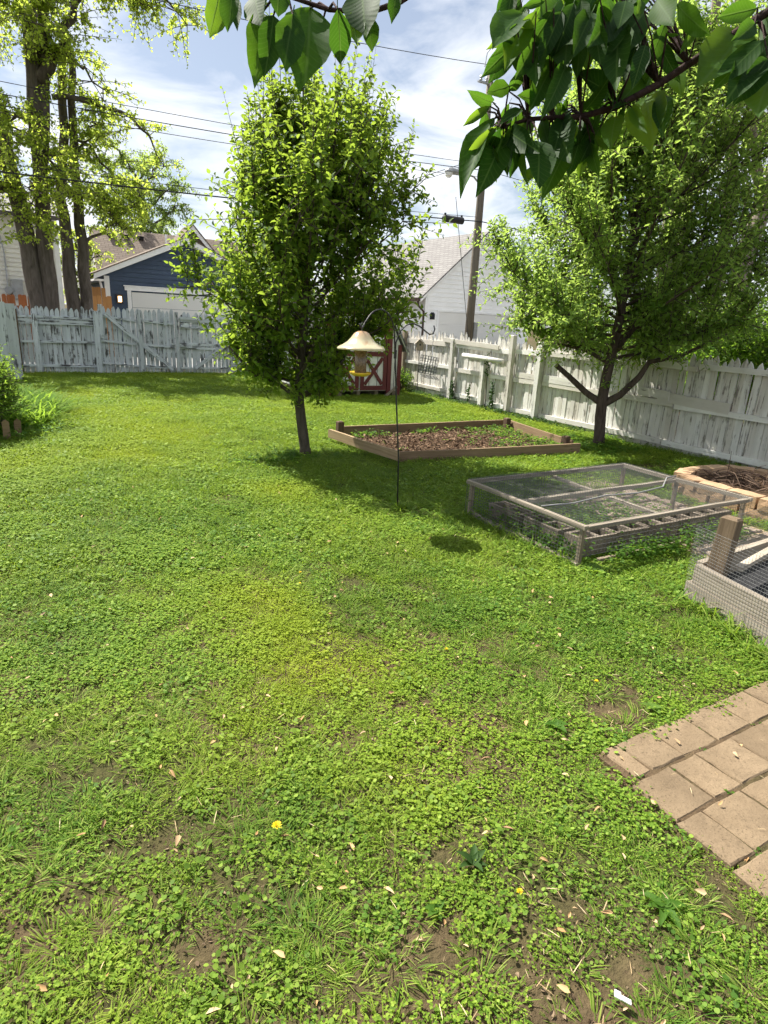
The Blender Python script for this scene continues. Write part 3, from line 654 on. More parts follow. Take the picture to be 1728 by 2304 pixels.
for xx in (-.42, -.2): obj('insulator', MB().lathe([(.02, 0), (.05, .02), (.035, .06), (.05, .09), (.02, .14)], 10, (xx, -.05, 9.05)), 'grey_metal', up_)
obj('transformer_bracket', MB().box(-.5, -.1, -.06, .02, 9.0, 9.05).tube([(-.35, -.1, 9.42), (-.3, -.1, 9.8), (-.15, -.05, 9.95)], .015, 6), 'grey_metal', up_)
obj('meter_can', MB().box(.14, .3, -.1, .1, 1.2, 1.75), 'grey_metal', up_)
sb = thing('splice_box', 'black cable splice box slung on the wires left of the utility pole', 'cable box', (12.95, 18.35, 4.93))
obj('case', MB().tube([(-.42, 0, 0), (-.38, 0, 0), (.38, 0, 0), (.42, 0, 0)], [.05, .11, .11, .05], 10), 'cable', sb)
obj('strap', MB().box(-.36, -.3, -.02, .02, .1, .17).box(.3, .36, -.02, .02, .1, .17), 'cable', sb)
def wire(label, p0, p1, sag, r=.008, n=24, name='overhead_wire'):
    p0, p1 = Vector(p0), Vector(p1)
    pts = [p0.lerp(p1, i/n)-Vector((0, 0, sag*4*(i/n)*(1-i/n))) for i in range(n+1)]
    o = obj(name, MB().tube(pts, r, 5), 'cable'); tag(o, label, 'wire', 'wires strung along the alley'); return o
wire('highest overhead wire, passing behind the hanging cherry leaves', (-16, 18.5, 9.2), (14.1, 18.5, 9.56), .75, .010)
wire('top wire of the middle three, left of the pear tree', (-16, 18.5, 6.9), (14.1, 18.5, 6.75), .45, .008)
wire('centre wire of the middle three, left of the pear tree', (-16, 18.4, 6.65), (14.1, 18.4, 6.55), .5, .011)
wire('lowest wire of the middle three, left of the pear tree', (-16, 18.6, 6.45), (14.1, 18.6, 6.38), .5, .008)
wire('thin wire just above the thick black cable', (-16, 18.5, 5.0), (14.1, 18.5, 5.15), .38, .008)
wire('thick black cable, lowest of the overhead wires', (-16, 18.35, 4.55), (14.1, 18.35, 5.0), .3, .018)
wire('wire slanting down from the street lamp towards the pear tree', (13.9, 18.5, 6.9), (9.0, 22.5, 5.2), .1, .01)
wire('second wire slanting down behind the pear tree', (13.9, 18.5, 6.8), (8.6, 22.5, 4.9), .1, .008)
wire('guy wire dropping from the splice box to the pole foot', (12.95, 18.3, 5.6), (13.95, 18.3, 1.2), -.0, .010)
wire('upper wire running right from the pole behind the apple tree', (14.1, 18.5, 6.6), (40, 18.5, 6.9), .5, .01)
wire('lower wire running right from the pole behind the apple tree', (14.1, 18.35, 5.0), (40, 18.35, 5.3), .4, .016)

# ================================================================== GARDEN OBJECTS
# ---- big raised bed
rb = thing('raised_bed', 'large raised bed of brown boards full of mulch, behind the shepherd hook', 'garden bed')
bar(rb, 'board', (3.97, 6.44, .065), (6.80, 6.13, .085), .04, .15, 'wood_bed')
bar(rb, 'board', (4.06, 8.16, .085), (7.16, 8.12, .085), .04, .17, 'wood_bed')
bar(rb, 'board', (7.17, 8.08, .085), (6.83, 6.30, .085), .04, .17, 'wood_bed')
bar(rb, 'board', (3.68, 7.80, .145), (3.90, 6.30, .125), .04, .115, m_wood('pale_bed_board', (.26, .18, .10), (.46, .34, .21)), ).name = 'board'
bar(rb, 'board', (3.80, 7.75, .03), (4.00, 6.50, .03), .04, .09, 'wood_bed')
for (x, y, h) in ((3.95, 8.02, .27), (7.06, 8.0, .22), (6.80, 6.40, .22)): post(rb, x, y, h, .09, .09, 'wood_dark')
n1 = 40; uu, vv = np.meshgrid(np.linspace(0, 1, n1), np.linspace(0, 1, n1//2))
A_, B_, C_, D_ = np.array((3.98, 6.47)), np.array((6.80, 6.16)), np.array((7.14, 8.09)), np.array((4.05, 8.12))
def bed_xy(u, v): return (A_*(1-u)[..., None]+B_*u[..., None])*(1-v)[..., None]+(D_*(1-u)[..., None]+C_*u[..., None])*v[..., None]
bxy = bed_xy(uu, vv); bz = .03+.05*np.sin(uu*math.pi)*np.sin(vv*math.pi)+.03*(fbm(bxy[..., 0]*5, bxy[..., 1]*5, 9)-.5)
ii = np.arange(uu.size).reshape(uu.shape); a, b, c, d = ii[:-1, :-1].ravel(), ii[:-1, 1:].ravel(), ii[1:, 1:].ravel(), ii[1:, :-1].ravel()
obj('soil', np_mesh('soil', np.stack([bxy[..., 0].ravel(), bxy[..., 1].ravel(), bz.ravel()], 1), np.concatenate([np.stack([a, b, c], 1), np.stack([a, c, d], 1)])), 'mulch', rb)
def bits(n, pos, size, ratio=.35, flat=.25, tpl=None):
    D = rvec(n); D[:, 2] *= flat; N = rvec(n)*.4; N[:, 2] += 1
    return leaf_arrays(pos, D, N, rg.uniform(size*.5, size*1.4, n), rg.uniform(ratio*.6, ratio*1.5, n), .1, .1, tpl)
u, v = rg.uniform(.02, .98, 4200), rg.uniform(.02, .98, 4200); p = bed_xy(u, v)
zz = .035+.05*np.sin(u*math.pi)*np.sin(v*math.pi)+.03*(fbm(p[:, 0]*5, p[:, 1]*5, 9)-.5)+rg.uniform(0, .02, 4200)
V, F = bits(4200, np.column_stack([p, zz]), .05, .4, .35); o = obj('bark_chips', np_mesh('bark_chips', V, F, False), 'chips', rb, kind='stuff')
def weeds(name, pts, nleaf, size, h, mat, parent=None, kind='stuff', spread=.06, w=.7):
    L = []
    for (x, y, z, s) in pts:
        n = max(3, int(nleaf*s)); az = rg.uniform(0, 6.28, n); rr = rg.uniform(0, spread*s, n)
        P = np.column_stack([x+rr*np.cos(az), y+rr*np.sin(az), z+rg.uniform(0, h*s, n)])
        D = np.column_stack([np.cos(az), np.sin(az), rg.uniform(-.2, .6, n)]); N = rvec(n)*.5; N[:, 2] += 1
        L.append(leaf_arrays(P, D, N, rg.uniform(size*.6, size*1.3, n), w, .3, .1))
    V, F = cat_arrays(L); return obj(name, np_mesh(name, V, F), mat, parent, kind=kind)
pts = []
for i in range(420):
    u = np.array([rg.uniform(.03, .97)]); v = np.array([rg.uniform(.04, .96)])
    dens = max(math.exp(-((u[0]-.95)/.33)**2), .8*math.exp(-((v[0]-.93)/.12)**2), .12)
    if u[0] < .5 and v[0] < .8: dens *= .3
    if rg.random() < dens: p = bed_xy(u, v)[0]; pts.append((p[0], p[1], .05, rg.uniform(.6, 1.5)))
weeds('bed_weeds', pts, 14, .035, .06, 'leaf_bush', rb)

# ---- low wire-covered frame
def wire_grid(m, o_, du, dv, nu, nv, r, wob=0., seed=0):
    """grid of fine wires over the parallelogram o_, o_+du, o_+dv"""
    o_, du, dv = Vector(o_), Vector(du), Vector(dv); nr = du.cross(dv).normalized()
    ph = random.Random(seed).uniform(0, 6)
    def P(a, b): return o_+du*a+dv*b+nr*(wob*math.sin(a*5+ph)*math.sin(b*4+ph*.7)*(math.sin(a*math.pi)*math.sin(b*math.pi)))
    ks = 6 if wob else 1
    for i in range(nu+1): m.tube([P(i/nu, j/ks) for j in range(ks+1)], r, 3, False)
    for i in range(nv+1): m.tube([P(j/ks, i/nv) for j in range(ks+1)], r, 3, False)
    return m
wc = thing('wire_covered_frame', 'low weathered timber frame covered with wire netting on the lawn', 'garden cage')
X0, X1, Y0, Y1, ZT = 3.48, 5.56, 2.98, 4.36, .325
for p, q_ in (((X0, Y0-.02, ZT-.01), (X0, Y1+.02, ZT)), ((X1, Y0-.02, ZT), (X1, Y1+.02, ZT+.005)), ((X0+.03, Y0, ZT-.012), (X1-.03, Y0, ZT-.002)), ((X0+.03, Y1, ZT), (X1-.03, Y1, ZT)), ((X0+.03, 3.66, ZT-.004), (X1-.03, 3.72, ZT-.004))):
    bar(wc, 'top_rail', p, q_, .04, .032, 'wood_grey')
bar(wc, 'top_rail', (4.40, Y0+.03, ZT-.03), (4.50, Y1-.03, ZT-.03), .045, .025, 'wood_grey')
bar(wc, 'bottom_rail', (X0, Y0, .02), (X0+.02, Y1, .025), .05, .035, 'wood_grey'); bar(wc, 'bottom_rail', (X0+.2, Y0, .03), (X1, Y0+.03, .03), .03, .025, 'wood_greyz')
for x, y in ((X0+.01, Y0+.02), (X1-.03, Y0+.03), (X0+.02, Y1-.02), (X1-.03, Y1-.03), (X1-.02, 3.70)): post(wc, x, y, ZT-.02, .032, .032, 'wood_greyz')
obj('wire_netting', wire_grid(MB(), (X0-.01, Y0-.01, ZT+.022), (X1-X0+.02, 0, .004), (0, Y1-Y0+.02, .004), 70, 47, .0016, .022, 1), 'wire', wc, label='wire netting stretched over the top')
obj('wire_netting', wire_grid(MB(), (X0-.024, Y0, .03), (0, Y1-Y0, .0), (0, 0, .29), 46, 10, .0015, .008, 2), 'wire', wc)
obj('wire_netting', wire_grid(MB(), (X0, Y1+.024, .03), (X1-X0, 0, 0), (0, 0, .29), 70, 10, .0015, .008, 3), 'wire', wc)
obj('wire_netting', wire_grid(MB(), (X0, Y0-.024, .10), (X1-X0, 0, 0), (0, 0, .22), 54, 6, .0014, .006, 4), 'wire', wc)
ho = obj('hose', MB().tube([(3.47, 3.42, .358), (3.8, 3.40, .354), (4.25, 3.47, .356), (4.6, 3.42, .358), (5.05, 3.50, .354), (5.4, 3.72, .36), (5.60, 3.76, .352)], .007, 8).mesh('hose', True), m_plain('dull_grey_tube', (.20, .20, .195), .7))
tag(ho, 'thin grey tube lying across the wire netting', 'tube')
obj('soil', MB().box(3.54, 4.60, 3.04, 4.32, -.02, .012), 'mulch', wc)  # dark sheet put in to paint the shade inside the netted frame
# hollow concrete blocks inside the frame along its near side
def cinder():
    m = MB(); w_, d_, h_ = .39, .19, .17
    xs_ = [-.195, -.165, -.02, .02, .165, .195]; y_ = [-.095, -.065, .065, .095]
    for i in range(5):
        for j in range(3):
            if i in (1, 3) and j == 1: continue
            m.box(xs_[i], xs_[i+1], y_[j], y_[j+1], 0, h_)
    m.box(-.165, .165, -.065, .065, 0, .02); return m.mesh('concrete_block')
cm = cinder()
names = ['concrete block at the left end of the row under the wire', 'second concrete block from the left in the row under the wire', 'middle concrete block of the row under the wire', 'fourth concrete block from the left in the row under the wire', 'concrete block at the right end of the row under the wire']
for i in range(5):
    o = obj('concrete_block', cm, 'concrete', None, (3.80+i*.402, 3.18+i*.012, .0), (0, 0, rnd.uniform(-.02, .03))); tag(o, names[i], 'block', 'concrete blocks in the wire frame')
names = ['concrete block just behind the left side of the wire frame', 'concrete block in the left rear of the wire frame']
for i, (x, y) in enumerate(((3.68, 3.52), (3.66, 3.96))):
    o = obj('concrete_block', cm, 'concrete', None, (x, y, 0), (0, 0, 1.57+rnd.uniform(-.04, .04))); tag(o, names[i], 'block', 'concrete blocks in the wire frame')
li = obj('black_liner', MB().box(3.85, 4.45, 3.40, 4.05, .0, .03), 'dark'); tag(li, 'black plastic sheet lying under the wire frame', 'sheet')
pts = [(rg.uniform(3.5, 5.4), rg.uniform(3.0, 4.3), .0, rg.uniform(.8, 2.2)) for _ in range(110)]+[(3.52+rg.uniform(0, .12), rg.uniform(3.1, 4.3), 0, rg.uniform(1.2, 2.4)) for _ in range(40)]+[(rg.uniform(3.7, 5.6), 2.96+rg.uniform(-.08, .05), 0, rg.uniform(1.0, 2.0)) for _ in range(60)]
o = weeds('cage_weeds', pts, 16, .034, .085, 'leaf_bush'); tag(o, 'green weeds growing up inside the wire-covered frame', 'weeds', kind='stuff')

# ---- wire-fenced raised bed at the right edge
wb = thing('wire_fenced_bed', 'grey timber bed wrapped in fine wire mesh at the right edge', 'garden bed')
P0 = Vector((3.74, 2.26, 0)); dv = Vector((-.25, -1, 0)).normalized(); dx_ = Vector((1, .08, 0)).normalized()
E1 = P0+dv*1.9; E2 = P0+dx_*1.3
def up3(p, z): return (p.x, p.y, z)
bar(wb, 'board', up3(P0+dv*.02+dx_*.02, .20), up3(E1, .20), .045, .13, 'wood_grey'); bar(wb, 'board', up3(P0+dx_*.01-dv*.02, .065), up3(E1, .065), .045, .13, 'wood_grey')
bar(wb, 'board', up3(P0+dx_*.07, .20), up3(E2, .20), .045, .13, 'wood_grey'); bar(wb, 'board', up3(P0+dx_*.07, .065), up3(E2, .065), .045, .13, 'wood_grey')
cp = P0+dx_*.12+dv*.10
pmm = post(wb, cp.x, cp.y, .60, .105, .105, m_wood('brown_post', (.11, .075, .045), (.27, .20, .13), axis='z'), lean=(.05, .06)); pmm.rotation_euler = (.03, .08, .18)
m = MB(); q0 = P0-dx_*.03-dv*.02
wire_grid(m, up3(q0, .0), tuple((dv*1.9)), (.02, .02, .52), 90, 25, .0009, .01, 5)
obj('wire_mesh', m, 'wire', wb)
m = MB(); wire_grid(m, up3(q0, .0), tuple(dx_*1.3), (.02, .02, .52), 62, 25, .0009, .01, 6); obj('wire_mesh', m, 'wire', wb)
sb_ = [P0+dx_*.07+dv*.05, E1+dx_*.07, E1+dx_*1.25, E2+dv*.05]
obj('liner', MB().add([up3(p, .13) for p in sb_], [(0, 1, 2, 3)]), 'dark', wb)
bar(wb, 'cross_board', up3(P0+dx_*.22+dv*.22, .275), up3(P0+dx_*1.3+dv*.12, .33), .05, .03, 'wood_grey')

# ---- tan block planter
pl = thing('block_planter', 'low oval planter of tan split-face blocks in front of the right fence', 'planter')
ctr = Vector((6.85, 3.36)); aa, bb = .66, .93
def blk(w_, d_, h_, seed):
    r = random.Random(seed); nx_, ny_, nz_ = 4, 2, 2; m = MB(); gid = {}
    for i in range(nx_+1):
        for j in range(ny_+1):
            for k_ in range(nz_+1):
                if 0 < i < nx_ and 0 < j < ny_ and 0 < k_ < nz_: continue
                x, y, z = (i/nx_-.5)*w_, (j/ny_-.5)*d_, k_/nz_*h_
                edge = (i in (0, nx_))+(j in (0, ny_))+(k_ in (0, nz_))
                s = 1-.022*(edge >= 2)-.012*(edge == 3)
                gid[i, j, k_] = len(m.v); m.v.append((x*s+r.uniform(-.004, .004), y*s+r.uniform(-.007, .007)*(0 < i < nx_), (z-h_/2)*s+h_/2+r.uniform(-.004, .004)))
    def f(*q): m.f.append(tuple(gid[a] for a in q))
    for i in range(nx_):
        for k_ in range(nz_):
            f((i, 0, k_), (i+1, 0, k_), (i+1, 0, k_+1), (i, 0, k_+1)); f((i, ny_, k_+1), (i+1, ny_, k_+1), (i+1, ny_, k_), (i, ny_, k_))
        for j in range(ny_):
            f((i, j, nz_), (i+1, j, nz_), (i+1, j+1, nz_), (i, j+1, nz_)); f((i, j+1, 0), (i+1, j+1, 0), (i+1, j, 0), (i, j, 0))
    for j in range(ny_):
        for k_ in range(nz_):
            f((0, j, k_+1), (0, j+1, k_+1), (0, j+1, k_), (0, j, k_)); f((nx_, j, k_), (nx_, j+1, k_), (nx_, j+1, k_+1), (nx_, j, k_+1))
    return m.mesh('block', False)
bms = [blk(.312, .17, .118, s) for s in range(6)]
def sq(t):   # rounded rectangle (superellipse) outline
    c_, s_ = math.cos(t), math.sin(t); e_ = .55
    return Vector((ctr.x+aa*math.copysign(abs(c_)**e_, c_), ctr.y+bb*math.copysign(abs(s_)**e_, s_)))
dense = [sq(2*math.pi*i/720) for i in range(721)]; cum = [0]
for i in range(720): cum.append(cum[-1]+(dense[i+1]-dense[i]).length)
nb = int(cum[-1]/.322)
def along(s):
    s %= cum[-1]; i = next(k_ for k_ in range(720) if cum[k_+1] >= s); t = (s-cum[i])/(cum[i+1]-cum[i]+1e-9); return dense[i].lerp(dense[i+1], t)
for course in range(2):
    for i in range(nb):
        s = (i+.5*(course % 2))*cum[-1]/nb; p, q_ = along(s-.1), along(s+.1); mid = (p+q_)/2; ang = math.atan2(q_.y-p.y, q_.x-p.x)
        obj('block', bms[rnd.randrange(6)], 'block', pl, (mid.x, mid.y, course*.120-.01), (rnd.uniform(-.02, .02), rnd.uniform(-.02, .02), ang+rnd.uniform(-.04, .04)))
m = MB(); rr_ = [along(cum[-1]*i/40) for i in range(40)]
m.add([(ctr.x+(p.x-ctr.x)*.93, ctr.y+(p.y-ctr.y)*.93, .16) for p in rr_], [tuple(range(40))]); obj('soil', m, 'mulch', pl)
tw = MB()
for i in range(150):
    t, r_ = rnd.uniform(0, 6.28), math.sqrt(rnd.random()); x, y = ctr.x+math.cos(t)*r_*aa*.75, ctr.y+math.sin(t)*r_*bb*.8
    d_ = Vector((rnd.gauss(0, 1), rnd.gauss(0, 1), rnd.uniform(-.1, .7))).normalized(); L = rnd.uniform(.12, .42); q0 = Vector((x, y, .165+rnd.uniform(0, .06)))
    q1 = q0+d_*L*.5+Vector((0, 0, rnd.uniform(0, .05))); q2 = q0+d_*L+Vector((rnd.gauss(0, .04), rnd.gauss(0, .04), -.03))
    tw.tube([q0, q1, q2], [.006, .005, .002], 4)
tb = obj('brush_pile', tw, 'twig'); tag(tb, 'tangle of dead brown twigs heaped in the block planter', 'twigs', kind='stuff')

# ---- shepherd hook with feeder and suet cage
hk = thing('shepherd_hook', 'black iron double shepherd hook standing in the lawn', 'plant hanger', (2.94, 4.70, 0))
hd = Vector((-.86, .51, 0))          # direction of the long arm
pts = [(0, 0, -.15), (-.02, .01, .5), (-.06, .035, 1.0), (-.085, .05, 1.35), (-.10, .06, 1.55)]
top = Vector((-.10, .06, 1.55)); ex = Vector((-.87, -.25, 0)).normalized()
arc = [top+ex*(.205*(1-math.cos(t)))*.92+Vector((0, 0, .225*math.sin(t))) for t in [i*math.pi/14 for i in range(1, 11)]]
a1 = arc[-1]; arc += [a1+ex*.055+Vector((0, 0, -.062)), a1+ex*.075+Vector((0, 0, -.10)), a1+ex*.10+Vector((0, 0, -.10)), a1+ex*.115+Vector((0, 0, -.07))]
obj('pole', MB().tube(pts+[tuple(v_) for v_ in arc], [.0072]*5+[.0062]*len(arc), 8).mesh('pole', True), 'black_iron', hk)
ey = Vector((.86, -.3, 0)).normalized(); b0 = Vector((-.088, .052, 1.40))
sp = [(0, 0), (.0, .09), (.025, .165), (.065, .21), (.11, .222), (.155, .205), (.195, .175), (.225, .155), (.250, .160), (.258, .19), (.25, .215)]
obj('side_hook', MB().tube([b0+ey*s_*1.3+Vector((0, 0, z_*1.25)) for s_, z_ in sp], .0062, 8).mesh('side_hook', True), 'black_iron', hk)
obj('collar', MB().tube([b0+Vector((0, 0, -.02)), b0+Vector((0, 0, .05))], .013, 8), 'black_iron', hk)
tipv = Vector((2.94, 4.70, 0))+a1+ex*.085+Vector((0, 0, -.10))
fd = thing('bird_feeder', 'hanging bird feeder with cream bell-shaped glass cover and yellow tray', 'bird feeder', (tipv.x, tipv.y, 1.245))
q = NT('cream_glass'); v_ = q.coord(); f_ = q.noise(v_, 6, 4, .5, 1.5)
cc = q.ramp(f_, [(.3, (.62, .56, .36)), (.55, (.70, .64, .44)), (.75, (.58, .38, .22))])
geo = q.n('ShaderNodeTexCoord').outputs['Object']; sz = q.n('ShaderNodeSeparateXYZ', {0: geo}).outputs[2]
cc = q.mix(q.ramp(sz, [(.28, (0, 0, 0)), (.36, (.85, .85, .85))]), cc, (.50, .30, .17))
MT['cream'] = q.end(q.n('ShaderNodeMixShader', {0: .35, 1: q.surf(cc, .18, spec=.6), 2: q.n('ShaderNodeBsdfTranslucent', {0: cc}).outputs[0]}).outputs[0])
prof = [(.004, .355), (.035, .352), (.062, .335), (.088, .300), (.115, .270), (.152, .246), (.185, .230), (.198, .220), (.200, .208), (.196, .207), (.182, .222), (.148, .240), (.110, .264), (.080, .295), (.055, .33), (.004, .345)]
obj('cover', MB().lathe(prof, 48, wob=lambda t, i: .022*math.cos(6*t+.5)*(1 if 3 < i < 13 else .2)).mesh('cover', True), 'cream', fd)
obj('seed_tube', MB().lathe([(.045, .02), (.05, .03), (.05, .26), (.045, .26)], 24).mesh('seed_tube', True), m_plain('seed_filled_tube', (.16, .105, .055), .25, .6, var=.4, scale=60), fd)
obj('tray', MB().lathe([(.0, .012), (.06, .012), (.082, .026), (.090, .028), (.084, .012), (.055, -.004), (0, -.006)], 32).mesh('tray', True), m_plain('yellow_plastic', (.62, .40, .03), .35), fd)
obj('hanger', MB().tube([(0, 0, .345), (0, 0, .385), (.012, 0, .405), (0, 0, .42), (-.012, 0, .405), (0, 0, .39)], .003, 6), 'wire', fd)
sc_p = Vector((2.94, 4.70, 0))+b0+ey*.30
sc_ = thing('suet_cage', 'square wire suet cage hanging from the short arm of the hook', 'bird feeder', (sc_p.x, sc_p.y, 1.335), 1.1)
sc_.rotation_euler = (0, .14, -.25)
m = MB()
for y in (-.028, .028): wire_grid(m, (-.075, y, -.075), (.15, 0, 0), (0, 0, .15), 6, 6, .0024)
for x in (-.075, .075): wire_grid(m, (x, -.028, -.075), (0, .056, 0), (0, 0, .15), 2, 6, .0024)
wire_grid(m, (-.075, -.028, -.075), (.15, 0, 0), (0, .056, 0), 6, 2, .0024)
obj('wire_basket', m, 'wire', sc_); obj('door', wire_grid(MB(), (-.07, -.03, -.085), (.14, -.02, -.0), (.0, -.10, -.02), 5, 3, .0024), 'wire', sc_)
obj('chain', MB().tube([(0, 0, .075), (.004, 0, .15), (0, 0, .245)], .002, 5), 'wire', sc_)
# birdhouse on a thin pole near the shed
bh = thing('birdhouse', 'small weathered birdhouse on a thin pole between shed and fence', 'birdhouse', (8.12, 12.45, 0), -.5)
obj('pole', MB().tube([(0, 0, -.1), (0, 0, 1.05)], .008, 6), 'black_iron', bh)
obj('box', MB().prism([(-.075, 1.05), (.075, 1.05), (.075, 1.22), (0, 1.29), (-.075, 1.22)], 'y', -.07, .07), 'wood_greyz', bh)
obj('roof', MB().prism([(-.115, 1.19), (0, 1.31), (.115, 1.19), (.115, 1.205), (0, 1.328), (-.115, 1.205)], 'y', -.10, .09), 'wood_grey', bh)
obj('hole', MB().tube([(0, -.0725, 1.18), (0, -.0705, 1.18)], .02, 14), 'dark', bh)  # near-black disc on the front paints the dark of the entrance
# garden edging stakes and white plant tag
for i, (x, y, h, lb) in enumerate(((-.30, 8.60, .34, 'leftmost short brown stake in front of the lily bed'), (-.19, 9.05, .27, 'middle short brown stake in front of the lily bed'), (-.07, 9.22, .25, 'rightmost short brown stake in front of the lily bed'))):
    o = obj('garden_stake', MB().prism([(-.04, -.05), (.04, -.05), (.04, h-.03), (0, h), (-.04, h-.03)], 'y', -.01, .01), 'wood_bed', None, (x, y, 0), (0, rnd.uniform(-.05, .05), .3)); tag(o, lb, 'stake', 'stakes in front of the lily bed')
o = obj('plant_tag', MB().box(-.007, .007, -.022, .022, 0, .003).box(-.011, .011, .006, .022, .0031, .006), 'white_plastic', None, (1.20, .67, .035), (.25, .1, .75)); tag(o, 'small white plastic plant tag lying on bare soil at the bottom', 'tag')

# ================================================================== TREES
UPV = Vector((0, 0, 1))
def bez(p0, p1, p2, n): return [(p0*(1-t)**2+p1*2*t*(1-t)+p2*t*t) for t in [i/n for i in range(n+1)]]
def interp_axis(axis, z):
    for (p, q_) in zip(axis[:-1], axis[1:]):
        if z <= q_.z: return p.lerp(q_, max(0, min(1, (z-p.z)/(q_.z-p.z+1e-6))))
    return axis[-1]
def shoot_leaves(store, pts, n, L, W, t0=.1, droop=.3, updir=.2, size_tip=.7):
    P = np.array([tuple(p) for p in pts]); seg = np.linalg.norm(np.diff(P, axis=0), axis=1); cu = np.concatenate([[0], np.cumsum(seg)])
    t = np.linspace(t0, 1, n)+rg.uniform(-.4, .4, n)/n; t = np.clip(t, 0, 1)*cu[-1]
    Q = np.column_stack([np.interp(t, cu, P[:, k]) for k in range(3)])
    ax = nrm(P[-1]-P[0]); az = np.arange(n)*2.4+rg.uniform(0, 6.28)
    a = nrm(np.cross(ax, [0.3, .2, 1.0] if abs(ax[2]) < .95 else [1, 0, 0])); b = np.cross(ax, a)
    out = a*np.cos(az)[:, None]+b*np.sin(az)[:, None]+rg.normal(size=(n, 3))*.25
    D = nrm(out+ax*rg.uniform(.1, .9, n)[:, None]+np.array([0, 0, updir])); N = nrm(rg.normal(size=(n, 3))*.55+np.array([0, 0, 1.])+ax*.3)
    s = L*rg.uniform(.65, 1.2, n)*np.interp(t/cu[-1], [0, 1], [1, size_tip])
    store.append((Q+D*.008, D, N, s, np.full(n, W)*rg.uniform(.8, 1.15, n), np.full(n, droop)*rg.uniform(.3, 1.6, n)))
def finish_leaves(store, name, mat, parent, tpl=None):
    A = [np.concatenate([s[k] for s in store]) for k in range(6)]
    V, F = leaf_arrays(A[0], A[1], A[2], A[3], A[4], A[5], .13, tpl)
    return obj(name, np_mesh(name, V, F), mat, parent, kind='stuff')

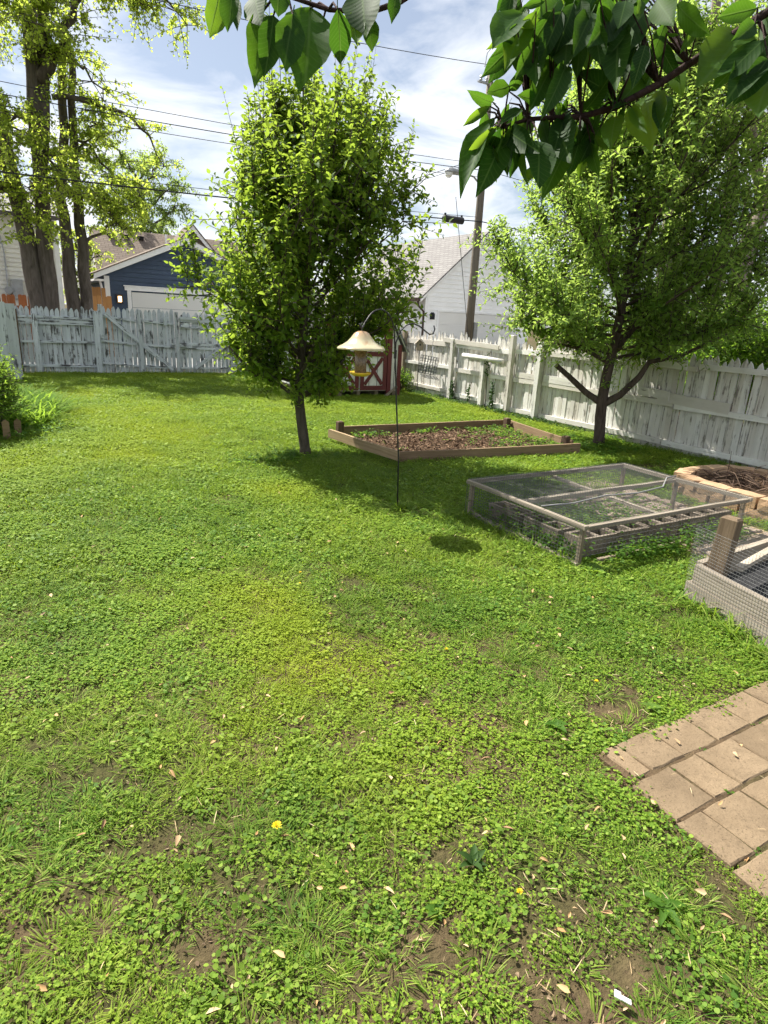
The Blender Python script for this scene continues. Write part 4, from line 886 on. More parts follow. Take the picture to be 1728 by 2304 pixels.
def crown_tree(root, axis, trunk_r, prof, nlimb, nshoot, slen, L, W, mats, zlim, lift=(.7, 1.3), outward=.35, leaf_n=15, seed=1, extra_limbs=(), skew=(0, 0), lump=.14, top_shoots=60, sparse=None, whips=130, skirt=(260, .7)):
    r = random.Random(seed); wood = MB(); store = []
    zs = [p[0] for p in prof]; rs = [p[1] for p in prof]; ph = [r.uniform(0, 6.28) for _ in range(4)]
    base = axis[0]
    def env(z, az):
        rr = float(np.interp(z, zs, rs, left=0, right=0))
        return rr*(1+lump*math.sin(3*az+ph[0])+lump*.7*math.sin(5*az+2.1*z+ph[1])+lump*.5*math.sin(2*az-3*z+ph[2]))
    def ctr_(z): q_ = interp_axis(axis, min(z, axis[-1].z)); return Vector((q_.x+skew[0]*max(0, z-1.2), q_.y+skew[1]*max(0, z-1.2), z))
    tr = np.interp([p.z for p in axis], [axis[0].z, axis[-1].z], [1, .18]); rad = [trunk_r*(x**.8) for x in tr]; rad[0] *= 1.25
    trunk = MB().tube(axis, rad, 14)
    pool = []
    for k_, (pts, r0, r1) in enumerate(extra_limbs):
        pp = []
        pts = [Vector(p) for p in pts]
        for a_, b_ in zip(pts[:-1], pts[1:]): pp += [a_.lerp(b_, t) for t in (0, .33, .66)]
        pp.append(pts[-1]); trunk.tube(pp, list(np.linspace(r0, r1, len(pp))), 10)
    for i in range(nlimb):
        z0 = zlim[0]+(zlim[1]-zlim[0])*((i+.5)/nlimb)**.9; az = i*2.39996+r.uniform(-.3, .3); p0 = interp_axis(axis, z0)
        lf_ = r.uniform(*lift)*(.25+.75*min(1, i/nlimb*2.6)); reach = 0
        for st in range(40):   # march outward until the envelope is met
            d_ = .06*st; z = z0+d_*lf_; c_ = ctr_(z)
            if d_ > env(z, az)*.93: break
            reach = d_
        reach = max(.15, reach*r.uniform(.72, 1.0)); ze = z0+reach*lf_; c_ = ctr_(ze)
        p2 = Vector((c_.x+math.cos(az)*reach, c_.y+math.sin(az)*reach, ze)); sw = r.gauss(0, .16)*reach; p1 = p0.lerp(p2, .5)+Vector((math.cos(az)*.1-math.sin(az)*sw, math.sin(az)*.1+math.cos(az)*sw, r.gauss(-.08, .1)*reach))
        pts = bez(p0, p1, p2, 7); rr0 = max(.010, trunk_r*.32*(1-.6*i/nlimb))
        wood.tube(pts, list(np.linspace(rr0, .006, 8)), 6); pool += [(p, az) for p in pts[2:]]*2
    for j in range(top_shoots):
        z = zlim[1]-.5+r.random()*(axis[-1].z-zlim[1]+.5); pool.append((interp_axis(axis, z), r.uniform(0, 6.28)))
    for i in range(nshoot):
        p, az = pool[r.randrange(len(pool))]; az += r.gauss(0, .6)
        d_ = Vector((math.cos(az)*outward+r.gauss(0, .22), math.sin(az)*outward+r.gauss(0, .22), 1.0 if r.random() < .68 else r.uniform(-.55, .6))).normalized()
        Ls = r.uniform(*slen)
        for _ in range(8):
            q_ = p+d_*Ls; c_ = ctr_(q_.z); rr = math.hypot(q_.x-c_.x, q_.y-c_.y)
            if rr <= env(q_.z, math.atan2(q_.y-c_.y, q_.x-c_.x))*1.06: break
            Ls *= .78
        if Ls < .1: continue
        if sparse and r.random() < sparse(p): continue
        b1 = p+d_*Ls*.5+Vector((r.gauss(0, .03), r.gauss(0, .03), 0)); pts = bez(p, b1, p+d_*Ls+Vector((r.gauss(0, .03), r.gauss(0, .03), 0)), 4)
        wood.tube(pts, [.0055, .005, .004, .003, .0015], 4, False)
        shoot_leaves(store, pts, max(4, int(leaf_n*Ls/.6*r.uniform(.8, 1.2))), L, W)
    for i in range(nlimb*12):   # spur leaves on the limbs
        p, az = pool[r.randrange(len(pool))]
        shoot_leaves(store, [p, p+Vector((r.gauss(0, .1), r.gauss(0, .1), r.uniform(-.03, .12)))], 7, L, W)
    low = [p for p, az in pool if p.z < zlim[0]+skirt[1]]
    for i in range(skirt[0]):   # drooping side shoots that close the crown's underside
        p = low[r.randrange(len(low))]; d_ = Vector((r.gauss(0, .8), r.gauss(0, .8), r.uniform(-.9, .25))).normalized(); Ls = r.uniform(.12, .38)
        pts = bez(p, p+d_*Ls*.5+Vector((0, 0, .03)), p+d_*Ls, 3); wood.tube(pts, [.004, .0035, .003, .0015], 4, False); shoot_leaves(store, pts, max(5, int(26*Ls)), L, W)
    for i in range(whips):   # long upright water shoots above the crown
        p, az = pool[r.randrange(len(pool))]
        if p.z < zlim[1]*.72: continue
        d_ = Vector((math.cos(az)*.12+r.gauss(0, .06), math.sin(az)*.12+r.gauss(0, .06), 1)).normalized(); Ls = r.uniform(.5, 1.05)
        pts = bez(p, p+d_*Ls*.5, p+d_*Ls, 5); wood.tube(pts, [.006, .005, .004, .003, .002, .0012], 4, False); shoot_leaves(store, pts, int(24*Ls), L*.8, W)
    t = obj('trunk', trunk.mesh('trunk', True), mats[0], root); obj('branches', wood.mesh('branches', True), mats[0], root, kind='stuff')
    return store

def V3(*a): return Vector(a)
pear = thing('pear_tree', 'upright pear tree with dense fresh leaves in the middle of the lawn', 'tree')
ax = [V3(3.06, 7.17, -.05), V3(3.05, 7.17, .1), V3(3.0, 7.18, .45), V3(2.97, 7.2, .75), V3(2.99, 7.2, 1.1), V3(3.03, 7.2, 1.6), V3(3.06, 7.19, 2.2), V3(3.1, 7.18, 3.0), V3(3.12, 7.18, 3.9)]
prof = [(.66, .12), (.80, .45), (1.0, .78), (1.3, 1.08), (1.8, 1.40), (2.3, 1.52), (2.8, 1.42), (3.3, 1.14), (3.8, .86), (4.2, .6), (4.55, .15)]
st = crown_tree(pear, ax, .068, prof, 60, 1850, (.3, .95), .098, .60, ('bark1',), (.82, 3.3), (.45, 1.5), .30, 18, 3,
    [([(2.97, 7.2, .72), (3.14, 7.12, .83), (3.33, 7.02, 1.02), (3.47, 6.95, 1.25)], .034, .018), ([(2.98, 7.2, .70), (2.78, 7.28, .86), (2.48, 7.42, .98), (2.2, 7.5, 1.3)], .028, .012), ([(2.98, 7.2, .95), (3.02, 6.9, 1.3), (3.0, 6.6, 1.7)], .035, .012)], lump=.17, whips=170, skirt=(300, .55), skew=(.035, -.02), sparse=lambda p: .58 if p.z > 2.9 else (.3 if p.z > 2.2 else 0))
for zz in (.62, .74):   # sprout on the trunk
    shoot_leaves(st, [V3(2.93, 7.12, zz), V3(2.80, 7.05, zz+.06)], 9, .07, .6)
finish_leaves(st, 'crown', 'leaf_pear', pear)

apple = thing('apple_tree', 'spreading apple tree with a sawn-off low limb beside the right fence', 'tree')
ax = [V3(7.59, 6.48, -.05), V3(7.59, 6.48, .12), V3(7.57, 6.5, .45), V3(7.56, 6.51, .72), V3(7.57, 6.50, 1.1), V3(7.60, 6.47, 1.6), V3(7.62, 6.46, 2.2), V3(7.66, 6.5, 3.0), V3(7.75, 6.5, 4.2), V3(7.85, 6.45, 5.2)]
prof = [(1.12, .3), (1.3, 1.5), (1.6, 2.05), (2.3, 2.6), (2.9, 2.65), (3.5, 2.4), (4.2, 1.95), (5.0, 1.25), (5.8, .85), (6.5, .3)]
st = crown_tree(apple, ax, .086, prof, 80, 5600, (.3, 1.0), .10, .44, ('bark2',), (1.28, 4.6), (.5, 1.25), .45, 17, 5,
    [([(7.56, 6.52, .66), (7.40, 6.70, .80), (7.22, 6.92, 1.02), (7.09, 7.08, 1.17)], .052, .036), ([(7.57, 6.5, .64), (7.72, 6.33, .80), (7.86, 6.16, 1.08), (7.92, 6.08, 1.30), (8.15, 5.75, 1.42), (8.45, 5.3, 1.75)], .06, .02), ([(7.58, 6.5, 1.25), (7.3, 6.75, 1.42), (6.9, 7.1, 1.5)], .04, .015), ([(7.6, 6.47, 1.4), (7.75, 6.3, 1.75), (7.95, 6.15, 2.3)], .05, .025)], skew=(.02, .0),
    sparse=lambda p: .62 if (p.z > 3.1 and p.x > 7.4 and p.y < 6.8) else (.42 if p.z > 3.3 else (.2 if p.z > 2.5 else 0)), lump=.18, skirt=(700, .8))
for k_ in range(14):
    z = rnd.uniform(.85, 1.35); shoot_leaves(st, [V3(7.55, 6.45, z), V3(7.55+rnd.gauss(0, .15), 6.4+rnd.gauss(0, .15), z+rnd.uniform(-.05, .12))], 8, .065, .42)
for k_ in range(7):
    q0 = V3(7.09, 7.08, 1.17); shoot_leaves(st, [q0, q0+V3(rnd.gauss(.05, .12), rnd.gauss(0, .12), rnd.uniform(-.1, .18))], 8, .06, .42)
finish_leaves(st, 'crown', 'leaf_apple', apple)

def limb_path(p0, p1, bend, n=8, jit=.08):
    p0, p1 = Vector(p0), Vector(p1); m_ = p0.lerp(p1, .5)+Vector(bend); pts = bez(p0, m_, p1, n)
    return [p+Vector((rnd.gauss(0, jit), rnd.gauss(0, jit), rnd.gauss(0, jit*.6)))*(0 < i < n) for i, p in enumerate(pts)]
def big_tree(root, stems, limbs, twigs, leafset, mat_bark, mat_leaf, L, W, seed=0, tw_len=(.5, 1.3), tw_n=14, droop=-.15, tpl=None):
    tr = MB(); br = MB(); store = []; r = random.Random(seed); pool = []
    for pts, r0, r1 in stems:
        pts = [Vector(p) for p in pts]; pp = []
        for a_, b_ in zip(pts[:-1], pts[1:]): pp += [a_.lerp(b_, t)+Vector((r.gauss(0, .02), r.gauss(0, .02), 0)) for t in (0, .33, .66)]
        pp.append(pts[-1]); tr.tube(pp, list(np.linspace(r0, r1, len(pp))), 12)
    for (p0, p1, bend, r0, r1, dens) in limbs:
        pts = limb_path(p0, p1, bend, 9); tr.tube(pts, list(np.linspace(r0, r1, len(pts))), 8)
        for p in pts[2:]: pool += [p]*dens
    for i in range(twigs):
        p = pool[r.randrange(len(pool))]; d_ = Vector((r.gauss(0, 1), r.gauss(0, 1), r.gauss(droop, .45))).normalized(); Ls = r.uniform(*tw_len)
        pts = bez(p, p+d_*Ls*.5+Vector((0, 0, .12)), p+d_*Ls, 5); br.tube(pts, list(np.linspace(.011, .003, 6)), 4, False)
        shoot_leaves(store, pts, tw_n, L, W, .25, .25, 0)
        for k_ in range(2):
            q0 = pts[2+k_]; d2 = (d_+Vector((r.gauss(0, .7), r.gauss(0, .7), r.gauss(-.1, .4)))).normalized(); pt2 = [q0, q0+d2*Ls*.3, q0+d2*Ls*.55]
            br.tube(pt2, [.008, .006, .003], 3, False); shoot_leaves(store, pt2, tw_n//2+2, L, W, .1, .25, 0)
    obj('trunk', tr.mesh('trunk', True), mat_bark, root); obj('branches', br.mesh('branches', True), mat_bark, root, kind='stuff')
    finish_leaves(store, 'crown', mat_leaf, root, tpl)

mp = thing('maple_tree', 'massive forked maple with dark trunk behind the back fence, left corner', 'tree')
big_tree(mp, [([(.72, 20, -.1), (.70, 20, 1.6), (.62, 20, 3.0), (.45, 20.1, 4.4), (.20, 20.2, 6.5), (-.3, 20.4, 10)], .255, .15),
              ([(.98, 19.95, -.1), (.98, 19.95, 1.6), (1.02, 19.95, 3.4), (1.05, 19.9, 5.0), (1.12, 19.9, 7), (1.25, 19.8, 11)], .215, .15),
              ([(1.04, 19.95, 4.4), (1.25, 19.9, 6.0), (1.45, 19.9, 8), (1.5, 19.8, 11)], .15, .11)],
         [((1.3, 19.9, 6.9), (2.3, 19.6, 8.8), (0, 0, -.1), .16, .07, 3), ((1.5, 19.9, 6.6), (4.0, 19.2, 5.3), (.7, 0, 1.0), .07, .010, 2), ((1.5, 19.8, 8.6), (3.6, 19.0, 8.9), (.3, 0, .9), .10, .02, 6), ((2.3, 19.6, 8.8), (4.7, 19.0, 8.6), (.4, 0, 1.2), .07, .01, 4),
          ((.4, 20.1, 5.0), (-1.5, 19.5, 5.2), (0, 0, .3), .10, .03, 5), ((.5, 20, 4.3), (-.9, 19.2, 4.4), (0, 0, .1), .09, .03, 4), ((.2, 20.2, 6.6), (-2, 19.7, 8.4), (0, 0, .3), .10, .03, 6), ((1.2, 19.8, 5.4), (1.6, 18.9, 4.2), (.1, 0, .5), .05, .012, 5), ((.9, 19.8, 6), (.4, 18.7, 5.2), (0, 0, .5), .05, .012, 6),
          ((1.2, 19.8, 8.4), (1.2, 18.3, 7.6), (0, 0, .8), .06, .015, 7), ((.8, 19.8, 4.6), (.8, 19.1, 3.2), (0, -.2, .3), .03, .008, 3), ((1.3, 19.9, 7.6), (2.6, 19.2, 6.6), (.3, 0, .7), .06, .012, 4), ((.2, 20.2, 7.5), (.4, 18.6, 8.4), (0, 0, .8), .06, .015, 6), ((1.4, 19.9, 9.2), (3.0, 18.8, 9.6), (0, 0, .6), .08, .02, 7)],
         640, None, 'bark3', 'leaf_maple', .11, .75, 4, (.4, 1.3), 15)
mp2 = thing('maple_tree', 'slimmer twin-stemmed maple right of the massive forked one', 'tree')
big_tree(mp2, [([(1.62, 20.6, -.1), (1.60, 20.6, 1.6), (1.58, 20.6, 3.0), (1.55, 20.6, 4.4), (1.75, 20.6, 6.0), (1.9, 20.6, 8)], .21, .09), ([(1.92, 20.6, -.1), (1.93, 20.6, 1.6), (1.98, 20.6, 3.2), (1.92, 20.6, 4.9), (2.0, 20.7, 6.3), (2.1, 20.7, 8)], .19, .08)],
         [((2.0, 20.6, 3.3), (3.6, 20.2, 4.9), (.3, 0, -.1), .05, .012, 3), ((1.9, 20.6, 6.2), (2.9, 20.2, 4.4), (.5, 0, -.1), .05, .012, 2), ((1.9, 20.6, 4.6), (3.0, 20.0, 3.7), (.2, 0, .4), .04, .01, 3), ((1.8, 20.6, 5.2), (2.7, 20.1, 6.6), (.2, 0, 0), .04, .01, 2)],
         170, None, 'bark3', 'leaf_maple', .11, .75, 8, (.35, .9), 12)
ft = thing('shade_tree', 'hazy pale-green tree rising behind the brown-roofed house', 'tree')
big_tree(ft, [([(7.2, 41, -.1), (7.2, 41, 4), (7.1, 41, 8.5)], .3, .08)],
         [((7.2, 41, 3.5+.4*i), (7.2+2.6*math.cos(i*2.4), 41+1.6*math.sin(i*2.4), 5.4+.42*i), (0, 0, .5), .07, .012, 4) for i in range(13)], 480, None, 'bark3', 'leaf_far', .18, .6, 12, (.5, 1.3), 11)
ft2 = thing('shade_tree', 'low bright-green tree between the pale house and the blue garage', 'tree')
big_tree(ft2, [([(3.0, 33, -.1), (3.0, 33, 3.5)], .15, .06)], [((3, 33, 1.2+.4*i), (3+1.1*math.cos(i*2.4), 33+.8*math.sin(i*2.4), 1.9+.4*i), (0, 0, .2), .05, .012, 4) for i in range(8)], 130, None, 'bark3', 'leaf_maple', .15, .6, 14, (.4, 1.0), 12)
rt1 = thing('locust_tree', 'tall pale-barked tree with several leaning trunks behind the apple tree', 'tree')
big_tree(rt1, [([(17.2, 13, -.1), (17.0, 13, 3), (16.7, 13, 6), (16.0, 13, 9), (15.4, 13, 12.5)], .30, .12), ([(17.6, 13.2, -.1), (17.8, 13.2, 4), (17.6, 13.2, 8), (17.2, 13.2, 12.5)], .22, .1),
               ([(20.0, 12.6, -.1), (20.1, 12.6, 4.2), (20.7, 12.5, 7.3), (21.6, 12.4, 12)], .36, .16), ([(19.6, 13, 2), (19.4, 13, 6), (18.2, 13, 9.5), (18, 13, 12.5)], .2, .08), ([(20.4, 12.6, 5.6), (19.2, 12.6, 7.4), (18.7, 12.6, 10)], .16, .06)],
         [((17 + .35*i, 13, 4.5+.5*(i % 10)), (15.2+.75*(i % 9), 12.0+1.5*math.sin(i*1.7), 6.0+.55*((i*7) % 12)), (0, 0, .3), .05, .012, 3) for i in range(18)], 420, None, 'bark4', 'leaf_far', .14, .5, 21, (.5, 1.2), 10)
# shrubs beyond the right fence
def leaf_mass(root, blobs, n, L, W, mat, seed=0, stem=None):
    r = np.random.default_rng(seed); store = []; m_ = MB(); vol = np.array([b_[3]*b_[4]*b_[5] for b_ in blobs])**.67; cnt = (n*vol/vol.sum()).astype(int)
    for (cx, cy, cz, rx, ry, rz), c_ in zip(blobs, cnt):
        for _ in range(max(1, c_//9)):
            d_ = r.normal(size=3); d_ /= np.linalg.norm(d_); d_[2] = abs(d_[2])*1.0-.35*(r.random() < .5); rad = r.uniform(.45, 1.04)
            q_ = Vector((cx+d_[0]*rx*rad, cy+d_[1]*ry*rad, max(.05, cz+d_[2]*rz*rad)))
            dd = Vector((d_[0]+r.normal()*.4, d_[1]+r.normal()*.4, d_[2]*.5+r.uniform(0, .8))).normalized(); Ls = r.uniform(2.0, 5)*L
            pts = [q_-dd*Ls*.4, q_, q_+dd*Ls*.6]; m_.tube(pts, [.006, .004, .002], 3, False); shoot_leaves(store, pts, 9, L, W, 0, .25)
        for _ in range(5): m_.tube([Vector((cx+r.normal()*.1*rx, cy+r.normal()*.1*ry, -.05)), Vector((cx+r.normal()*.4*rx, cy+r.normal()*.4*ry, cz+rz*.3))], [.02, .008], 5)
    obj('stems', m_, 'bark1', root, kind='stuff'); return finish_leaves(store, 'foliage', mat, root)
for lb, bl, n, sd_ in (('dense dark-green shrub behind the right end of the picket fence', [(10.3, 5.1, 1.0, 1.1, 1.1, 1.6), (11.0, 6.4, 1.0, 1.1, 1.2, 1.7)], 18000, 1),
                      ('bright-green shrub beyond the fence at the right edge of the photo', [(10.6, 3.6, 1.0, 1.2, 1.1, 2.2), (11.8, 4.6, 1.3, 1.2, 1.2, 2.2)], 20000, 2),
                      ('leafy shrub beyond the fence directly behind the apple trunk', [(11.4, 8.2, 1.0, 1.2, 1.2, 1.6)], 11000, 3),
                      ('leafy shrub beyond the fence left of the apple trunk', [(12.9, 10.9, .9, 1.2, 1.2, 1.5)], 9000, 4)):
    s_ = thing('shrub', lb, 'shrub', group='shrubs beyond the right fence'); leaf_mass(s_, bl, n, .10, .55, 'leaf_bush', sd_)

# ================================================================== PLANTS ROUND THE YARD
bs = thing('leafy_bush', 'bright leafy perennial bush at the left edge above the lilies', 'bush')
leaf_mass(bs, [(-.30, 9.75, .45, .26, .55, .62), (-.5, 9.2, .4, .25, .4, .5)], 6500, .075, .36, 'leaf_lily', 6)
ll = thing('lily_clump', 'clump of arching strap-leaved lilies at the left edge of the lawn', 'plant')
stl = []
for i in range(2200):
    x = rnd.uniform(-.6, .58); y = rnd.uniform(9.7, 12.7)
    if x > .58-abs(y-11.2)*.25: continue
    az = rnd.uniform(0, 6.28); Ls = rnd.uniform(.28, .58)
    stl.append((x, y, az, Ls))
P = np.array([(s[0], s[1], 0) for s in stl]); D = np.array([(math.cos(s[2])*.75, math.sin(s[2])*.75, 1.0) for s in stl]); N = np.array([(-math.cos(s[2]), -math.sin(s[2]), .8) for s in stl])
V, F = leaf_arrays(P, D, N, [s[3] for s in stl], .06, -.0, .01)
tt = np.array([(0, 0, 0), (.2, .5, 0), (.2, -.5, 0), (.45, .5, 0), (.45, -.5, 0), (.7, .45, 0), (.7, -.45, 0), (.88, .3, 0), (.88, -.3, 0), (1, 0, 0)]); tf = np.array([(0, 2, 1), (1, 2, 4), (1, 4, 3), (3, 4, 6), (3, 6, 5), (5, 6, 8), (5, 8, 7), (7, 8, 9)])
V, F = leaf_arrays(P, D, N, [s[3] for s in stl], rg.uniform(.03, .055, len(stl)), rg.uniform(.25, .75, len(stl)), 0, (tt, tf))
obj('leaves', np_mesh('leaves', V, F), 'leaf_lily', ll, kind='stuff')
pts = [(rnd.uniform(-.5, .35), rnd.uniform(8.9, 10.6), 0, rnd.uniform(1, 2.4)) for _ in range(110)]
o = weeds('low_weeds', pts, 16, .04, .07, 'leaf_bush'); tag(o, 'low green weeds in front of the lily clump', 'weeds', kind='stuff')
sbx = thing('corner_shrub', 'small glossy shrub in the corner between shed and right fence', 'shrub')
leaf_mass(sbx, [(8.15, 13.3, .25, .28, .35, .35)], 900, .06, .55, 'leaf_bush', 9)
def ivy(lb, y, z0, z1, wd, n):
    t = thing('ivy', lb, 'ivy', group='ivy climbing the right fence'); r = np.random.default_rng(int(y*100))
    zz_ = r.uniform(z0, z1, n)*r.uniform(.4, 1, n)**.4; yy = y+r.normal(size=n)*wd*(1.1-zz_/max(z1, .1)*.6)
    P = np.column_stack([np.full(n, 8.395)-r.uniform(0, .05, n), yy, zz_]); D = np.column_stack([-.5*np.ones(n), r.normal(size=n)*.6, r.normal(size=n)*.5-.4]); N = np.column_stack([-np.ones(n), r.normal(size=n)*.4, r.uniform(0, .8, n)])
    V, F = leaf_arrays(P, D, N, r.uniform(.03, .06, n), .8, .2, .1); obj('leaves', np_mesh('leaves', V, F), 'leaf_ivy', t, kind='stuff')
    obj('stem', MB().tube([(8.405, y, 0), (8.40, y+.03, (z0+z1)/2), (8.405, y-.02, z1)], .006, 5), 'bark1', t)
ivy('thick ivy clump at the foot of the farthest fence post', 11.40, 0, .52, .05, 200)
ivy('thin ivy strand left of the short T-shaped post', 10.80, .18, .50, .035, 60)
ivy('long ivy strand between the T-shaped post and the tall post', 10.02, .05, .66, .035, 120)
ivy('wisp of ivy near the fence top above the round rail', 10.25, .95, 1.2, .04, 40)
pts = [(8.30+rnd.gauss(0, .07), rnd.uniform(7.5, 13.2), 0, rnd.uniform(.8, 1.9)) for _ in range(190)]
o = weeds('fence_weeds', pts, 15, .045, .06, 'leaf_ivy'); tag(o, 'ivy and weeds along the foot of the right fence', 'weeds', kind='stuff')
pts = [(7.6+rnd.gauss(0, .45), 6.35+rnd.gauss(0, .4), 0, rnd.uniform(.8, 1.8)) for _ in range(170)]+[(2.75+rnd.gauss(0, .28), 7.0+rnd.gauss(0, .22), 0, rnd.uniform(.7, 1.5)) for _ in range(60)]
o = weeds('tree_foot_weeds', pts, 15, .04, .06, 'leaf_bush'); tag(o, 'darker groundcover around the feet of the two garden trees', 'weeds', kind='stuff')

# ================================================================== CHERRY LEAVES OVERHEAD
def cherry_leaf(seed):
    r = random.Random(seed); m_ = MB(); nu, nv = 10, 6; curl = r.uniform(.08, .28); fold = r.uniform(.1, .35); side = r.uniform(-.06, .06)
    V_ = []
    for i in range(nu+1):
        t = i/nu; hw = .245*math.sin(math.pi*t**.95)**.8*(1-.08*t) if 0 < t < 1 else 0
        if t > .78: hw *= max(.0, (1-t)/.22)**.35
        for j in range(nv+1):
            s_ = (j/nv-.5)*2; wv = .008*math.sin(t*19+seed)*(abs(s_) > .9)
            V_.append((t, s_*(hw+wv)+side*t*t, fold*s_*s_*hw-curl*t*t+.014*math.sin(t*13+seed)*abs(s_)))
    F_ = [(i*(nv+1)+j, (i+1)*(nv+1)+j, (i+1)*(nv+1)+j+1, i*(nv+1)+j+1) for i in range(nu) for j in range(nv)]
    m_.add(V_, F_); m_.tube([(-.16, 0, .03), (-.05, 0, .0), (.03, 0, -.004), (.5, side*.25, -curl*.25-.006), (.92, side*.84, -curl*.84)], [.010, .009, .008, .005, .002], 4, False)
    return m_.mesh('leaf', True)
q = NT('cherry_leaf_veined'); v_ = q.n('ShaderNodeTexCoord').outputs['Object']
sx = q.n('ShaderNodeSeparateXYZ', {0: v_}); ab = q.math('ABSOLUTE', sx.outputs[1])
wv = q.math('SINE', q.math('MULTIPLY', q.math('SUBTRACT', sx.outputs[0], q.math('MULTIPLY', ab, .9)), 75.))
vein = q.ramp(wv, [(.80, (0, 0, 0)), (.98, (1, 1, 1))]); mid = q.ramp(ab, [(.006, (1, 1, 1)), (.018, (0, 0, 0))])
vv_ = q.math('MAXIMUM', q.math('MULTIPLY', vein, .4), mid)
oi = q.n('ShaderNodeObjectInfo').outputs['Random']
base = q.ramp(oi, [(0, (.014, .042, .008)), (1, (.026, .072, .012))]); tcl = q.ramp(oi, [(0, (.035, .11, .008)), (.75, (.13, .28, .016)), (1, (.34, .52, .03))])
base = q.mix(q.math('MULTIPLY', vv_, .6), base, (.09, .17, .04)); tcl = q.mix(q.math('MULTIPLY', vv_, .5), tcl, (.20, .32, .06))
MT['cherry'] = q.end(q.n('ShaderNodeMixShader', {0: .45, 1: q.surf(base, .6, wv, .05, .006, .12), 2: q.n('ShaderNodeBsdfTranslucent', {0: tcl}).outputs[0]}).outputs[0])
clv = [cherry_leaf(s) for s in range(7)]
ch = thing('cherry_tree', 'cherry tree whose leafy branches hang into the top of the view', 'tree')
tr = MB().tube([(2.75, -1.35, -.1), (2.73, -1.33, .8), (2.65, -1.2, 1.7), (2.45, -.9, 2.3), (2.1, -.2, 2.62), (1.75, .45, 2.60), (1.56, .80, 2.46)], [.13, .11, .10, .08, .05, .028, .014], 12)
tr.tube([(2.45, -.9, 2.3), (1.9, -.5, 2.85), (1.3, .1, 2.80), (.95, .5, 2.62), (.82, .62, 2.52)], [.05, .035, .022, .012, .006], 8)
obj('trunk', tr.mesh('trunk', True), 'bark5', ch)
CAM = Vector((0, 0, 1.7))
def at(px, py, d): return CAM+(rt*((px-864)/1400)-up*((py-1152)/1400)+fwd)*d
bpts = [(1.56, .80, 2.46), (1.502, .942, 2.397), (1.45, .993, 2.351), (1.333, 1.054, 2.26), (1.283, 1.081, 2.22), (1.205, 1.122, 2.171), (1.144, 1.163, 2.15), (1.088, 1.194, 2.145), (1.043, 1.219, 2.139), (.992, 1.242, 2.12)]
obj('branch', MB().tube(bpts, [.012, .0095, .009, .0082, .0078, .007, .0062, .0052, .0042, .003], 8).mesh('branch', True), 'bark5', ch)
NEARTWIG = [(0.276, 1.217, 2.223), (0.354, 1.148, 2.192), (0.419, 1.088, 2.169), (0.476, 1.048, 2.151), (0.53, 1.016, 2.15), (0.579, 1.007, 2.173), (0.637, 1.001, 2.217), (0.759, 1.009, 2.306)]
BN = [Vector(p) for p in NEARTWIG]
obj('branch', MB().tube([(.82, .62, 2.52)]+NEARTWIG[::-1], [.006, .0055, .005, .0045, .004, .0035, .003, .0025, .002], 6).mesh('branch', True), 'bark5', ch)
twg = MB()
BR = [Vector(p) for p in bpts]
def leaf_at(b, t, w_=1.0, face=0., k_=0):
    b, t = Vector(b), Vector(t); d_ = t-b; L = d_.length; x = d_.normalized(); view = (CAM-(b+t)/2).normalized()
    n_ = (view-x*view.dot(x)).normalized(); s_ = n_.cross(x); n_ = n_*math.cos(face)+s_*math.sin(face); y = n_.cross(x)
    o = obj('leaf', clv[k_ % 7], 'cherry', ch)
    o.matrix_world = Matrix(((x.x*L, y.x*L*w_, n_.x*L, b.x), (x.y*L, y.y*L*w_, n_.y*L, b.y), (x.z*L, y.z*L*w_, n_.z*L, b.z), (0, 0, 0, 1)))
    return o
